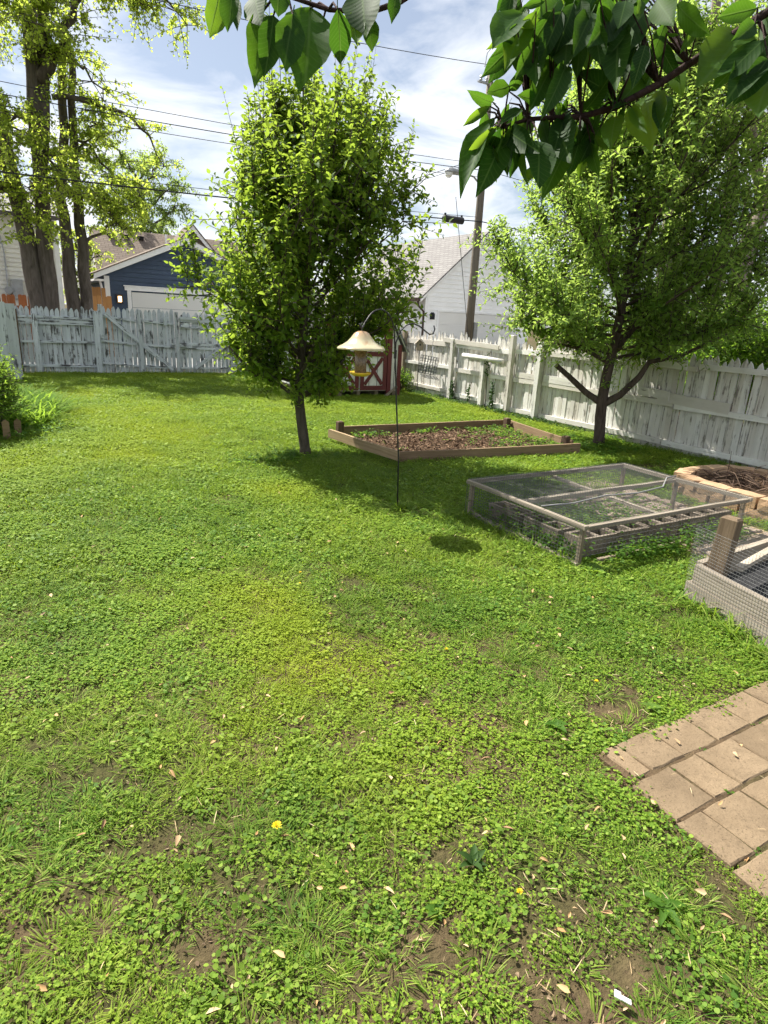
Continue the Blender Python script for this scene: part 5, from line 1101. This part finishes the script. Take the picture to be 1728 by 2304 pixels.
LEAVES = [(0.945,1.204,2.105,0.878,1.228,2.027,0.80), (0.951,1.242,2.152,0.896,1.259,2.111,0.90), (0.984,1.266,2.139,0.821,1.168,2.002,0.80), (0.929,1.173,2.094,0.955,1.250,2.047,0.90),
 (0.985,1.224,2.193,0.919,1.204,2.165,1.50), (1.056,1.312,2.217,1.010,1.207,2.223,0.80), (1.006,1.306,2.185,0.912,1.243,2.159,0.80), (0.997,1.245,2.103,0.883,1.137,1.986,1.00),
 (1.008,1.239,2.103,0.992,1.219,2.021,1.20), (1.027,1.203,2.103,1.000,1.183,2.002,1.10), (1.006,1.245,2.117,0.959,1.101,2.046,0.90), (1.093,1.233,2.159,1.045,1.159,2.077,1.00),
 (1.026,1.160,2.084,0.964,1.068,1.995,1.50), (1.152,1.192,2.110,1.027,1.116,1.995,0.90), (1.151,1.165,2.102,1.119,1.148,2.033,1.20), (1.174,1.153,2.103,1.177,1.124,2.030,1.30),
 (1.150,1.120,2.108,1.203,1.101,2.075,1.00), (1.121,1.140,2.118,1.150,1.162,2.089,1.00), (1.127,1.224,2.155,1.015,1.067,2.044,1.10), (0.989,1.178,2.139,0.926,1.169,2.112,1.20),
 (1.093,1.273,2.167,0.976,1.180,2.090,1.00), (1.122,1.188,2.151,1.031,1.118,2.077,1.00), (1.035,1.174,2.035,0.984,1.131,2.000,1.00), (0.948,1.213,2.066,0.944,1.192,2.003,1.10),
 (1.018,1.214,2.085,1.010,1.221,2.022,1.10), (1.100,1.190,2.086,1.107,1.171,2.045,1.20), (1.165,1.236,2.184,1.135,1.246,2.197,1.20), (1.169,1.189,2.163,1.130,1.085,2.180,1.00),
 (1.259,1.185,2.198,1.169,1.201,2.162,0.90), (1.293,1.180,2.207,1.281,1.106,2.252,1.10), (1.244,1.174,2.209,1.114,1.120,2.218,1.10), (1.145,1.259,2.217,1.112,1.198,2.230,0.90),
 (1.057,1.198,2.171,0.970,1.160,2.160,1.10), (1.155,1.237,2.171,1.167,1.231,2.208,1.20), (1.162,1.092,2.152,1.256,1.150,2.232,0.90), (1.212,1.124,2.154,1.124,1.056,2.091,1.20),
 (1.212,1.106,2.172,1.226,1.133,2.134,1.00), (1.331,1.150,2.220,1.187,1.015,2.116,1.30), (1.335,1.109,2.215,1.214,0.997,2.110,0.70), (1.327,1.147,2.272,1.179,1.088,2.169,0.80),
 (1.401,1.145,2.323,1.382,1.111,2.228,1.50), (1.313,1.109,2.244,1.310,1.146,2.207,0.80), (1.226,1.097,2.169,1.173,1.022,2.111,0.80), (1.010,1.235,2.333,0.864,1.139,2.231,1.10),
 (0.959,1.189,2.289,0.916,1.177,2.219,1.00), (1.023,1.237,2.326,0.902,1.131,2.204,0.90), (0.981,1.157,2.305,1.005,1.233,2.285,1.10), (1.037,1.169,2.328,1.019,1.226,2.255,1.00),
 (1.073,1.250,2.310,0.967,1.142,2.207,1.10), (1.066,1.177,2.332,1.005,1.154,2.235,1.10), (1.033,1.214,2.279,0.965,1.176,2.195,1.00), (1.106,1.187,2.358,1.047,1.151,2.261,1.30),
 (1.135,1.223,2.337,1.042,1.128,2.223,1.30), (1.096,1.144,2.290,1.088,1.132,2.209,1.30), (1.097,1.108,2.294,1.079,1.067,2.217,1.50), (1.105,1.227,2.262,0.991,1.137,2.162,1.00),
 (1.078,1.160,2.235,0.960,1.044,2.125,0.70), (1.104,1.164,2.357,1.097,1.136,2.302,1.60), (1.086,1.091,2.328,1.141,1.108,2.297,1.40), (1.193,1.150,2.364,1.052,1.043,2.241,1.00),
 (1.219,1.136,2.369,1.111,1.090,2.264,0.80), (1.255,1.124,2.360,1.109,1.058,2.241,1.00), (1.238,1.113,2.303,1.170,1.086,2.217,1.10), (1.155,1.021,2.247,1.103,0.988,2.171,1.10),
 (1.279,1.087,2.333,1.251,1.087,2.252,1.40), (1.232,1.039,2.290,1.243,1.017,2.280,1.00), (1.260,1.102,2.375,1.213,1.018,2.303,1.50), (1.266,1.054,2.354,1.268,0.975,2.273,1.40),
 (1.308,1.019,2.325,1.266,1.022,2.265,0.90), (1.194,1.084,2.353,1.173,1.061,2.320,1.60), (1.213,1.149,2.325,1.059,1.013,2.201,0.90), (1.442,0.992,2.369,1.362,1.019,2.345,1.50),
 (1.391,0.955,2.318,1.318,0.922,2.275,1.30), (1.455,1.010,2.339,1.253,0.946,2.202,1.30), (1.394,0.928,2.284,1.295,0.954,2.191,1.20), (1.477,0.972,2.305,1.285,0.897,2.185,1.00),
 (1.418,0.928,2.255,1.323,0.905,2.168,1.30), (1.499,1.009,2.375,1.415,0.917,2.285,1.20), (1.509,0.966,2.274,1.320,0.872,2.140,1.20), (1.032,1.191,2.348,0.996,1.219,2.335,1.20),
 (1.118,1.239,2.385,1.014,1.166,2.315,1.50), (1.158,1.091,2.346,1.098,1.042,2.280,1.30), (1.131,1.154,2.340,1.033,1.081,2.247,1.10), (1.234,1.279,2.418,1.114,1.188,2.305,1.15),
 (1.234,1.226,2.373,1.177,1.195,2.296,1.09), (1.287,1.204,2.431,1.251,1.231,2.381,1.36), (1.177,1.252,2.353,1.137,1.269,2.300,1.05), (1.148,1.217,2.408,1.182,1.297,2.383,1.30),
 (1.271,1.120,2.410,1.265,1.171,2.373,1.15), (1.193,1.176,2.402,1.183,1.225,2.353,0.90), (1.046,1.317,2.417,1.015,1.305,2.334,1.36), (1.206,1.169,2.405,1.203,1.229,2.363,1.38),
 (1.293,1.269,2.456,1.140,1.187,2.347,1.40), (1.278,1.185,2.333,1.238,1.169,2.255,1.08), (1.304,1.197,2.440,1.252,1.173,2.355,1.33), (1.155,1.214,2.309,1.065,1.223,2.254,1.06),
 (1.143,1.195,2.374,1.174,1.266,2.350,1.21), (1.068,1.327,2.347,1.039,1.255,2.233,1.02), (1.141,1.291,2.331,1.054,1.233,2.230,1.09), (1.223,1.170,2.402,1.256,1.243,2.353,1.39),
 (1.059,1.338,2.430,1.054,1.387,2.388,1.09), (1.177,1.281,2.431,1.072,1.218,2.320,1.18), (1.225,1.268,2.374,1.097,1.190,2.250,1.09), (1.266,1.173,2.347,1.196,1.125,2.233,0.92),
 (1.195,1.163,2.402,1.167,1.176,2.326,1.01), (1.187,1.229,2.370,1.178,1.278,2.322,1.37), (1.045,1.290,2.306,0.972,1.306,2.231,1.17), (1.264,1.212,2.385,1.205,1.179,2.296,0.95),
 (1.179,1.202,2.350,1.239,1.238,2.313,1.20), (1.119,1.269,2.336,1.115,1.237,2.242,0.92), (1.268,1.202,2.398,1.220,1.138,2.307,0.99), (1.049,1.289,2.378,1.052,1.328,2.321,1.29),
 (1.083,1.351,2.336,1.026,1.327,2.242,1.39), (1.039,1.254,2.365,1.002,1.252,2.298,1.01), (1.141,1.219,2.335,1.149,1.239,2.269,1.16), (1.072,1.225,2.373,1.033,1.236,2.305,1.37),
 (1.312,1.193,2.445,1.221,1.171,2.369,1.33), (1.102,1.359,2.423,1.047,1.369,2.360,1.29), (1.296,1.122,2.322,1.319,1.063,2.230,0.95), (1.208,1.178,2.366,1.186,1.209,2.313,1.00),
 (1.227,1.191,2.366,1.199,1.164,2.279,0.99), (1.111,1.300,2.376,1.053,1.254,2.286,0.97), (1.208,1.255,2.377,1.153,1.172,2.256,1.34), (1.200,1.204,2.389,1.241,1.238,2.350,1.33),
 (1.211,1.236,2.429,1.134,1.179,2.315,1.04), (1.069,1.334,2.333,1.044,1.354,2.279,0.95), (1.214,1.165,2.374,1.207,1.222,2.316,1.15), (1.193,1.293,2.425,1.141,1.255,2.332,1.21),
 (1.072,1.343,2.364,1.018,1.327,2.295,1.14), (1.181,1.154,2.118,1.156,1.159,2.059,1.24), (1.205,1.246,2.176,1.089,1.170,2.079,1.17), (1.033,1.277,2.114,1.027,1.304,2.046,1.01),
 (1.068,1.316,2.180,1.052,1.323,2.105,1.11), (1.213,1.175,2.130,1.164,1.199,2.081,1.10), (1.187,1.143,2.133,1.169,1.165,2.060,1.38), (1.201,1.180,2.124,1.178,1.189,2.043,1.37),
 (1.237,1.194,2.187,1.166,1.165,2.124,1.33), (1.218,1.227,2.181,1.177,1.189,2.108,1.10), (1.235,1.200,2.200,1.179,1.157,2.124,0.97), (1.127,1.193,2.136,1.097,1.212,2.074,1.36),
 (1.196,1.157,2.152,1.266,1.173,2.109,1.14), (1.180,1.269,2.201,1.132,1.185,2.091,1.21), (0.984,1.298,2.161,1.011,1.340,2.119,1.16), (1.024,1.268,2.178,1.018,1.301,2.122,1.01),
 (1.251,1.219,2.177,1.187,1.189,2.092,1.06), (1.010,1.317,2.121,0.967,1.280,2.049,1.32), (1.139,1.244,2.132,1.136,1.250,2.076,1.25), (1.033,1.336,2.144,0.957,1.276,2.056,1.23),
 (1.095,1.211,2.102,1.111,1.207,2.048,1.39), (1.080,1.288,2.122,1.051,1.264,2.042,1.34), (1.084,1.331,2.181,1.033,1.255,2.088,0.93), (1.180,1.147,2.166,1.181,1.172,2.102,1.11),
 (1.181,1.133,2.093,1.189,1.173,2.049,0.90), (1.075,1.324,2.145,0.994,1.241,2.053,1.04), (1.177,1.163,2.138,1.154,1.192,2.078,1.34), (0.333,1.140,2.169,0.308,1.114,2.091,1.55),
 (0.334,1.072,2.150,0.314,1.050,2.090,1.62), (0.354,1.125,2.162,0.339,1.076,2.102,0.81), (0.380,1.113,2.172,0.358,1.040,2.104,1.62), (0.392,1.039,2.155,0.382,1.017,2.112,2.29),
 (0.387,1.098,2.142,0.348,1.006,2.023,1.01), (0.389,1.054,2.125,0.363,1.012,2.032,1.28), (0.414,1.040,2.127,0.384,1.000,2.033,1.49), (0.456,1.074,2.156,0.407,0.960,2.028,1.55),
 (0.458,0.977,2.125,0.485,1.009,2.057,1.55), (0.470,1.058,2.135,0.457,1.031,2.073,1.08), (0.414,1.021,2.073,0.418,1.049,2.056,1.22), (0.530,1.041,2.185,0.485,0.954,2.108,1.76),
 (0.527,1.017,2.146,0.526,0.986,2.092,1.62), (0.506,1.016,2.145,0.485,0.971,2.085,1.35), (0.545,0.963,2.163,0.532,0.942,2.117,1.35), (0.413,1.002,2.054,0.393,0.964,2.015,1.49)]
for i, (x0, y0, z0, x1, y1, z1, wf) in enumerate(LEAVES):
    b_, t_ = Vector((x0, y0, z0)), Vector((x1, y1, z1)); near = i >= len(LEAVES)-17
    if near and min((p-b_).length for p in BN) > .10: continue
    if near: t_ = b_+(t_-b_)*.86
    leaf_at(b_, t_, wf*(.70 if near else .66), rnd.gauss(0, .45) if not near else rnd.gauss(0, .25), i)
    if near: k_ = min(range(len(BN)), key=lambda j: (BN[j]-b_).length); src = [BN[k_], BN[k_].lerp(b_, .5)+Vector((0, 0, .008)), b_]
    else:
        k_ = min(range(len(BR)), key=lambda j: (BR[j]-b_).length); src = [BR[k_], BR[k_].lerp(b_, .5)+Vector((0, 0, .012)), b_]
    L = [tuple(p) for p in src]; twg.tube(L, [.0028, .0022, .0015], 4, False)
obj('twigs', twg.mesh('twigs', True), 'bark5', ch, kind='stuff')

# ================================================================== LAWN
def clump(kind, seed):
    global rg
    keep = rg; rg = np.random.default_rng(seed); out = []
    n = {'clover': 48, 'ivy': 34, 'fine': 140, 'grass': 46}[kind]
    rr = .085*np.sqrt(rg.random(n)); az = rg.uniform(0, 6.28, n); x, y = rr*np.cos(az), rr*np.sin(az)
    if kind == 'clover':
        h = rg.uniform(.012, .042, n)
        for k_ in range(3):
            a_ = az+rg.uniform(0, .3, n)+k_*2.094; D = np.column_stack([np.cos(a_), np.sin(a_), rg.uniform(-.15, .4, n)]); N = rvec(n)*.35; N[:, 2] += 1
            out.append(leaf_arrays(np.column_stack([x, y, h]), D, N, rg.uniform(.0055, .0105, n), .95, .1, .12, (RT_, RF_)))
    elif kind == 'ivy':
        h = rg.uniform(.008, .04, n); D = np.column_stack([np.cos(az), np.sin(az), rg.uniform(-.1, .5, n)]); N = rvec(n)*.5; N[:, 2] += 1
        out.append(leaf_arrays(np.column_stack([x, y, h]), D, N, rg.uniform(.010, .022, n), 1.0, .12, .15, (RT_, RF_)))
        m_ = 16; rr = .085*np.sqrt(rg.random(m_)); a_ = rg.uniform(0, 6.28, m_); D = np.column_stack([np.cos(a_), np.sin(a_), rg.uniform(.1, .8, m_)]); N = rvec(m_)*.5; N[:, 2] += 1
        out.append(leaf_arrays(np.column_stack([rr*np.cos(a_), rr*np.sin(a_), rg.uniform(.0, .025, m_)]), D, N, rg.uniform(.012, .022, m_), .5, .2, .1))
    elif kind == 'fine':
        h = rg.uniform(.006, .034, n); D = rvec(n); D[:, 2] = np.abs(D[:, 2])*.5; N = rvec(n)*.6; N[:, 2] += 1
        out.append(leaf_arrays(np.column_stack([x, y, h]), D, N, rg.uniform(.006, .012, n), .7, .1, .1))
    else:
        D = np.column_stack([np.cos(az)*.8, np.sin(az)*.8, rg.uniform(.35, 1.3, n)]); N = np.column_stack([-np.cos(az), -np.sin(az), np.full(n, .6)])
        out.append(leaf_arrays(np.column_stack([x*.8, y*.8, np.zeros(n)]), D, N, rg.uniform(.03, .075, n), rg.uniform(.04, .075, n), rg.uniform(.2, .7, n), .0, (tt, tf)))
    V, F = cat_arrays(out); rg = keep; return np_mesh('clump', V, F)
src_col = bpy.data.collections.new('lawn_clump_sources')
for i, kind in enumerate(['clover']*3+['ivy']*3+['fine']*2+['grass']*3):
    me = clump(kind, 100+i); me.materials.append(MT[{'clover': 'clover', 'ivy': 'ivy_ground', 'fine': 'clover', 'grass': 'grass'}[kind]])
    o = bpy.data.objects.new('clump_%02d' % i, me); src_col.objects.link(o)
def in_quad(x, y, poly):
    s = np.ones(len(x), bool); n = len(poly)
    for i in range(n):
        (x0, y0), (x1, y1) = poly[i], poly[(i+1) % n]; s &= ((x1-x0)*(y-y0)-(y1-y0)*(x-x0)) > 0
    return s
def allowed(x, y, pad=0.):
    bad = (x > 1.915-pad) & (y < 1.395+pad) & (x < 4.6)
    bad |= in_quad(x, y, [(3.95, 6.42), (6.82, 6.10), (7.18, 8.14), (4.05, 8.16)])
    bad |= (x > 4.62) & (x < 5.9) & (y > .4) & (y < 4.6)
    bad |= (np.abs(x-ctr.x) < aa+.05) & (np.abs(y-ctr.y) < bb+.05)
    bad |= (x > 5.5) & (x < 7.6) & (y > 12.5) & (y < 14.8)
    bad |= in_quad(x, y, [tuple((p.x, p.y)) for p in (E1+dx_*.0, E1+dx_*1.3, E2, P0+dx_*.0)])
    return ~bad
NS = 90000
x = rg.uniform(-3.2, 8.44, NS); y = rg.uniform(-.6, 17.66, NS)
dist = np.hypot(x, y); keep = allowed(x, y) & (rg.random(NS) < np.clip(1.3-dist*.062, .5, 1))
dirt = [(2.29, 1.63, .20, .13), (1.10, .72, .30, .10), (.76, .96, .20, .07), (1.75, 3.32, .14, .12), (1.53, 5.6, .2, .12), (.29, 1.78, .14, .08), (1.26, .93, .18, .08), (2.98, 4.62, .2, .10), (1.95, 1.0, .08, .16), (7.0, 5.2, .8, .28), (1.66, 3.75, .12, .08), (.5, .75, .2, .08), (.12, 2.2, .12, .08), (1.9, 2.6, .1, .06), (8.3, 6.6, .12, 1.3)]
hole = np.zeros(NS)
for (cx, cy, rx, ry) in dirt: hole = np.maximum(hole, np.exp(-(((x-cx)/rx)**2+((y-cy)/ry)**2)))
nz1 = fbm(x*2.2, y*2.2, 31); hole = np.maximum(hole, np.clip((nz1-.68)*5, 0, .7)); near_m = np.clip((2.4-dist)/1.2, 0, 1); hole = np.maximum(hole, near_m*np.clip((fbm(x*4, y*4, 77)-.53)*4.0, 0, .8))
keep &= rg.random(NS) > hole*.97
x, y = x[keep], y[keep]; n = len(x); dist = dist[keep]
tint = np.clip((fbm(x*.9, y*.9, 3)-.45)*1.1, 0, .5)+.55*np.exp(-(((x-1.12)/.33)**2+((y-3.3)/.5)**2))+.6*np.exp(-(((x-1.15)/.35)**2+((y-2.45)/.3)**2))+.35*np.exp(-(((x-1.6)/.8)**2+((y-9.3)/2.2)**2))+.18*np.clip((y-3.5)/5, 0, 1)
tint *= (fbm(x*3, y*3, 8)*.9+.45); tint = np.clip(tint+rg.normal(size=n)*.06, 0, .85)
a1_, a2_ = fbm(x*1.3, y*1.3, 50), fbm(x*1.7, y*1.7, 60); r_ = rg.random(n)
kind = np.where(r_ < np.clip((a1_-.46)*2.6, .08, .7), 0, np.where(r_ < .86-.6*np.clip((a2_-.46)*3, 0, 1), 1, 2))   # 0 clover, 1 mixed, 2 grass
vi = np.where(kind == 0, rg.integers(0, 3, n), np.where(kind == 2, rg.integers(8, 11, n), rg.choice([3, 4, 5, 6, 7, 6, 7, 8, 9, 10, 8, 9, 10], n)))
vi = np.where((tint > .42) & (rg.random(n) < .75), rg.choice([6, 7, 6, 7, 0], n), vi)
me = bpy.data.meshes.new('lawn'); me.vertices.add(n); zg = gz(x, y)
me.vertices.foreach_set('co', np.column_stack([x, y, zg-.004]).astype(np.float32).ravel())
def attr(nm, ty, data):
    a_ = me.attributes.new(nm, ty, 'POINT'); a_.data.foreach_set('value', data)
dk = np.clip((fbm(x*1.4+9, y*1.4, 120)-.47)*3.2, 0, .75)*(1-np.clip(tint*1.6, 0, 1))*rg.uniform(.4, 1, n)*np.interp(y, [3, 6], [.85, .4]); attr('dk', 'FLOAT', dk.astype(np.float32))
attr('vi', 'INT', vi.astype(np.int32)); attr('tint', 'FLOAT', tint.astype(np.float32)); attr('rz', 'FLOAT', rg.uniform(0, 6.28, n).astype(np.float32))
scl = rg.uniform(.6, 1.4, n)*(.9+.35*fbm(x*1.1, y*1.1, 90))*np.interp(dist, [1, 3, 6, 11], [.56, .74, 1.0, 1.35]); attr('sc', 'FLOAT', scl.astype(np.float32))
lawn = bpy.data.objects.new('lawn', me); C.objects.link(lawn); tag(lawn, 'mown lawn of clover, ground ivy and grass', 'lawn', kind='stuff')
ng = bpy.data.node_groups.new('scatter_lawn', 'GeometryNodeTree'); ng.interface.new_socket('Geometry', in_out='INPUT', socket_type='NodeSocketGeometry'); ng.interface.new_socket('Geometry', in_out='OUTPUT', socket_type='NodeSocketGeometry')
gi, go = ng.nodes.new('NodeGroupInput'), ng.nodes.new('NodeGroupOutput'); ip = ng.nodes.new('GeometryNodeInstanceOnPoints')
ci_ = ng.nodes.new('GeometryNodeCollectionInfo'); ci_.inputs[0].default_value = src_col; ci_.inputs['Separate Children'].default_value = True; ci_.inputs['Reset Children'].default_value = True
def na(nm, ty):
    a_ = ng.nodes.new('GeometryNodeInputNamedAttribute'); a_.data_type = ty; a_.inputs[0].default_value = nm; return a_.outputs[0]
cx_ = ng.nodes.new('ShaderNodeCombineXYZ'); lk = ng.links.new
lk(na('rz', 'FLOAT'), cx_.inputs[2]); lk(gi.outputs[0], ip.inputs['Points']); lk(ci_.outputs[0], ip.inputs['Instance']); ip.inputs['Pick Instance'].default_value = True
lk(na('vi', 'INT'), ip.inputs['Instance Index']); lk(cx_.outputs[0], ip.inputs['Rotation']); lk(na('sc', 'FLOAT'), ip.inputs['Scale']); lk(ip.outputs[0], go.inputs[0])
md = lawn.modifiers.new('scatter', 'NODES'); md.node_group = ng

# litter: dry leaves, maple keys and stalks lying in the grass
n = 400; x = rg.uniform(-.6, 3.2, n); y = .5+rg.random(n)**1.6*6; k_ = allowed(x, y, -.3); x, y = x[k_], y[k_]; n = len(x)
D = rvec(n); D[:, 2] *= .2; N = rvec(n)*.5; N[:, 2] += 1
V, F = leaf_arrays(np.column_stack([x, y, gz(x, y)+rg.uniform(.015, .04, n)]), D, N, rg.uniform(.015, .042, n), rg.uniform(.25, .55, n), rg.uniform(-.3, .4, n), .15)
o = obj('leaf_litter', np_mesh('leaf_litter', V, F), 'litter'); tag(o, 'scattered dry tan leaves and seed keys on the lawn', 'leaf litter', kind='stuff')
n = 640; x = np.concatenate([rg.uniform(-.5, 3.0, 500), rg.normal(2.98, .18, 50), rg.normal(2.3, .25, 40), rg.normal(1.15, .3, 50)]); y = np.concatenate([rg.uniform(.5, 5, 500), rg.normal(4.62, .12, 50), rg.normal(1.65, .12, 40), rg.normal(.82, .15, 50)])
D = rvec(n); D[:, 2] *= .15; N = rvec(n)*.3; N[:, 2] += 1
V, F = leaf_arrays(np.column_stack([x, y, gz(x, y)+rg.uniform(.004, .035, n)]), D, N, rg.uniform(.012, .055, n), .05, rg.uniform(-.2, .3, n), .0, (tt, tf))
o = obj('dry_stalks', np_mesh('dry_stalks', V, F), 'dry'); tag(o, 'straw-coloured stalks in the bare patches of the lawn', 'straw', kind='stuff')
n = 500; x = rg.uniform(4.65, 5.85, n); y = rg.uniform(.5, 4.6, n); D = rvec(n); D[:, 2] *= .1; N = rvec(n)*.3; N[:, 2] += 1
V, F = leaf_arrays(np.column_stack([x, y, .03+rg.uniform(0, .012, n)]), D, N, rg.uniform(.015, .06, n), .15, .1, .05); o = obj('path_straw', np_mesh('path_straw', V, F), 'dry'); tag(o, 'straw scattered over the stone path', 'straw', kind='stuff')
n = 11000; x = rg.uniform(-.7, 3.4, n); y = .45+rg.random(n)**1.5*4; k_ = allowed(x, y, -.02); x, y = x[k_], y[k_]; n = len(x); D = rvec(n); D[:, 2] *= .4; N = rvec(n)*.6; N[:, 2] += 1
V, F = leaf_arrays(np.column_stack([x, y, gz(x, y)+rg.uniform(-.002, .006, n)]), D, N, rg.uniform(.006, .018, n), rg.uniform(.25, .8, n), .2, .3)
o = obj('soil_crumbs', np_mesh('soil_crumbs', V, F, False), m_island('crumbs', [(.06, .04, .025), (.13, .09, .055), (.22, .16, .10), (.30, .23, .15)])); tag(o, 'crumbs of soil and dead thatch between the lawn plants', 'soil', kind='stuff')
# longer weeds along the edges
def tufts(name, label, pts, nb_, h, mat):
    P, D, N, L, Wd, Dr = [], [], [], [], [], []
    for (x, y, s) in pts:
        for _ in range(int(nb_*s)):
            az = rnd.uniform(0, 6.28); P.append((x+rnd.gauss(0, .025), y+rnd.gauss(0, .025), 0)); D.append((math.cos(az)*.7, math.sin(az)*.7, rnd.uniform(.5, 1.4))); N.append((-math.cos(az), -math.sin(az), .6)); L.append(h*s*rnd.uniform(.5, 1.2)); Wd.append(rnd.uniform(.03, .06)); Dr.append(rnd.uniform(.2, .7))
    V, F = leaf_arrays(P, D, N, L, Wd, Dr, 0, (tt, tf)); o = obj(name, np_mesh(name, V, F), mat); tag(o, label, 'grass', kind='stuff')
tp = [(2.94+rnd.gauss(0, .05), 4.70+rnd.gauss(0, .05), 1.2) for _ in range(7)]
tp += [tuple((P0+dv*rnd.uniform(0, 1.6)-dx_*rnd.uniform(.02, .16))[:2])+(rnd.uniform(.7, 1.4),) for _ in range(70)]
tp += [(rnd.uniform(X0-.1, X0), rnd.uniform(Y0, Y1), rnd.uniform(.6, 1.2)) for _ in range(40)]+[(rnd.uniform(3.9, 6.9), 6.40-(rnd.uniform(0, .12)), rnd.uniform(.6, 1.1)) for _ in range(50)]
tp += [(rnd.uniform(.4, 8.3), 17.5, rnd.uniform(.6, 1.3)) for _ in range(90)]
tufts('edge_grass', 'longer grass left along frames, beds and fence feet', tp, 12, .13, 'grass')

pts = []
for y0, y1, xx in rows:
    for _ in range(7): pts.append((rnd.uniform(xx[0], xx[-1]), y0+rnd.uniform(-.006, .002), .012, rnd.uniform(.25, .6)))
    for xj in xx[1:-1]:
        if rnd.random() < .5: pts.append((xj, rnd.uniform(y0, y1), .012, rnd.uniform(.25, .5)))
o = weeds('joint_weeds', pts, 14, .016, .02, 'leaf_bush', spread=.03); tag(o, 'tiny weeds rooted in the joints of the patio pavers', 'weeds', kind='stuff')
# single lawn plants
def dandelion(label, x, y):
    t = thing('dandelion', label, 'flower', (x, y, 0), rnd.uniform(0, 6), 'dandelions in the lawn'); t.scale = (1, 1, 1) if y == 1.6 else (.6, .6, .75)
    obj('stalk', MB().tube([(0, 0, 0), (.004, 0, .03), (.006, 0, .052)], .002, 5), 'leaf_lily', t)
    n_ = 26; a_ = np.arange(n_)*2.4; rr = np.sqrt(np.arange(n_)/n_)*.006
    P_ = np.column_stack([.006+rr*np.cos(a_), rr*np.sin(a_), np.full(n_, .053)]); D_ = np.column_stack([np.cos(a_), np.sin(a_), 1.4-np.arange(n_)/n_*1.3]); N_ = np.column_stack([-np.cos(a_)*.5, -np.sin(a_)*.5, np.ones(n_)])
    V, F = leaf_arrays(P_, D_, N_, .014, .35, .1, .05); obj('petals', np_mesh('petals', V, F), 'dandelion', t)
for lb, xx, yy in (('nearest bright yellow dandelion, lower left of centre', .60, 1.60), ('small yellow dandelion near the bottom right of the lawn', 1.17, 1.04), ('yellow dandelion in the middle lawn, left of the hook', 1.44, 3.45), ('yellow dandelion beside the bare patch near the patio', 2.33, 1.78), ('yellow dandelion halfway between hook and patio', 1.83, 2.35), ('yellow dandelion just beyond the middle one', 1.52, 3.62)):
    dandelion(lb, xx, yy)
def rosette(label, x, y, n_, L, w_, mat='leaf_ivy', lift=.5):
    t = thing('broadleaf_weed', label, 'weed', (x, y, .0), 0, 'broadleaf weeds in the lawn'); me_ = None
    for i in range(n_):
        a_ = i*2.4+rnd.uniform(-.3, .3); V, F = leaf_arrays([(0, 0, .015)], [(math.cos(a_), math.sin(a_), lift*rnd.uniform(.5, 1.3))], [(-math.cos(a_)*.4, -math.sin(a_)*.4, 1)], L*rnd.uniform(.75, 1.15), w_, .3, .15)
        obj('leaf', np_mesh('leaf', V, F), mat, t)
rosette('dark-green five-leaved weed in the lower middle of the lawn', 1.12, 1.20, 6, .065, .42, 'leaf_ivy', .8)
rosette('pale broad-leaved weed just left of the dark five-leaved one', .92, 1.12, 5, .042, .6, 'leaf_bush')
rosette('broad-leaved weed beside the patio corner', 1.90, 1.62, 7, .06, .6, 'leaf_bush')
rosette('broad-leaved weed between bare patch and pavers', 2.42, 1.52, 6, .055, .6, 'leaf_lily')
rosette('flat broad-leaved weed near the bottom right', 1.55, .80, 8, .07, .4, 'leaf_bush', .3)
rosette('large broad-leaved weed at the near corner of the wire frame', 3.50, 2.86, 7, .11, .5, 'leaf_lily', .5)
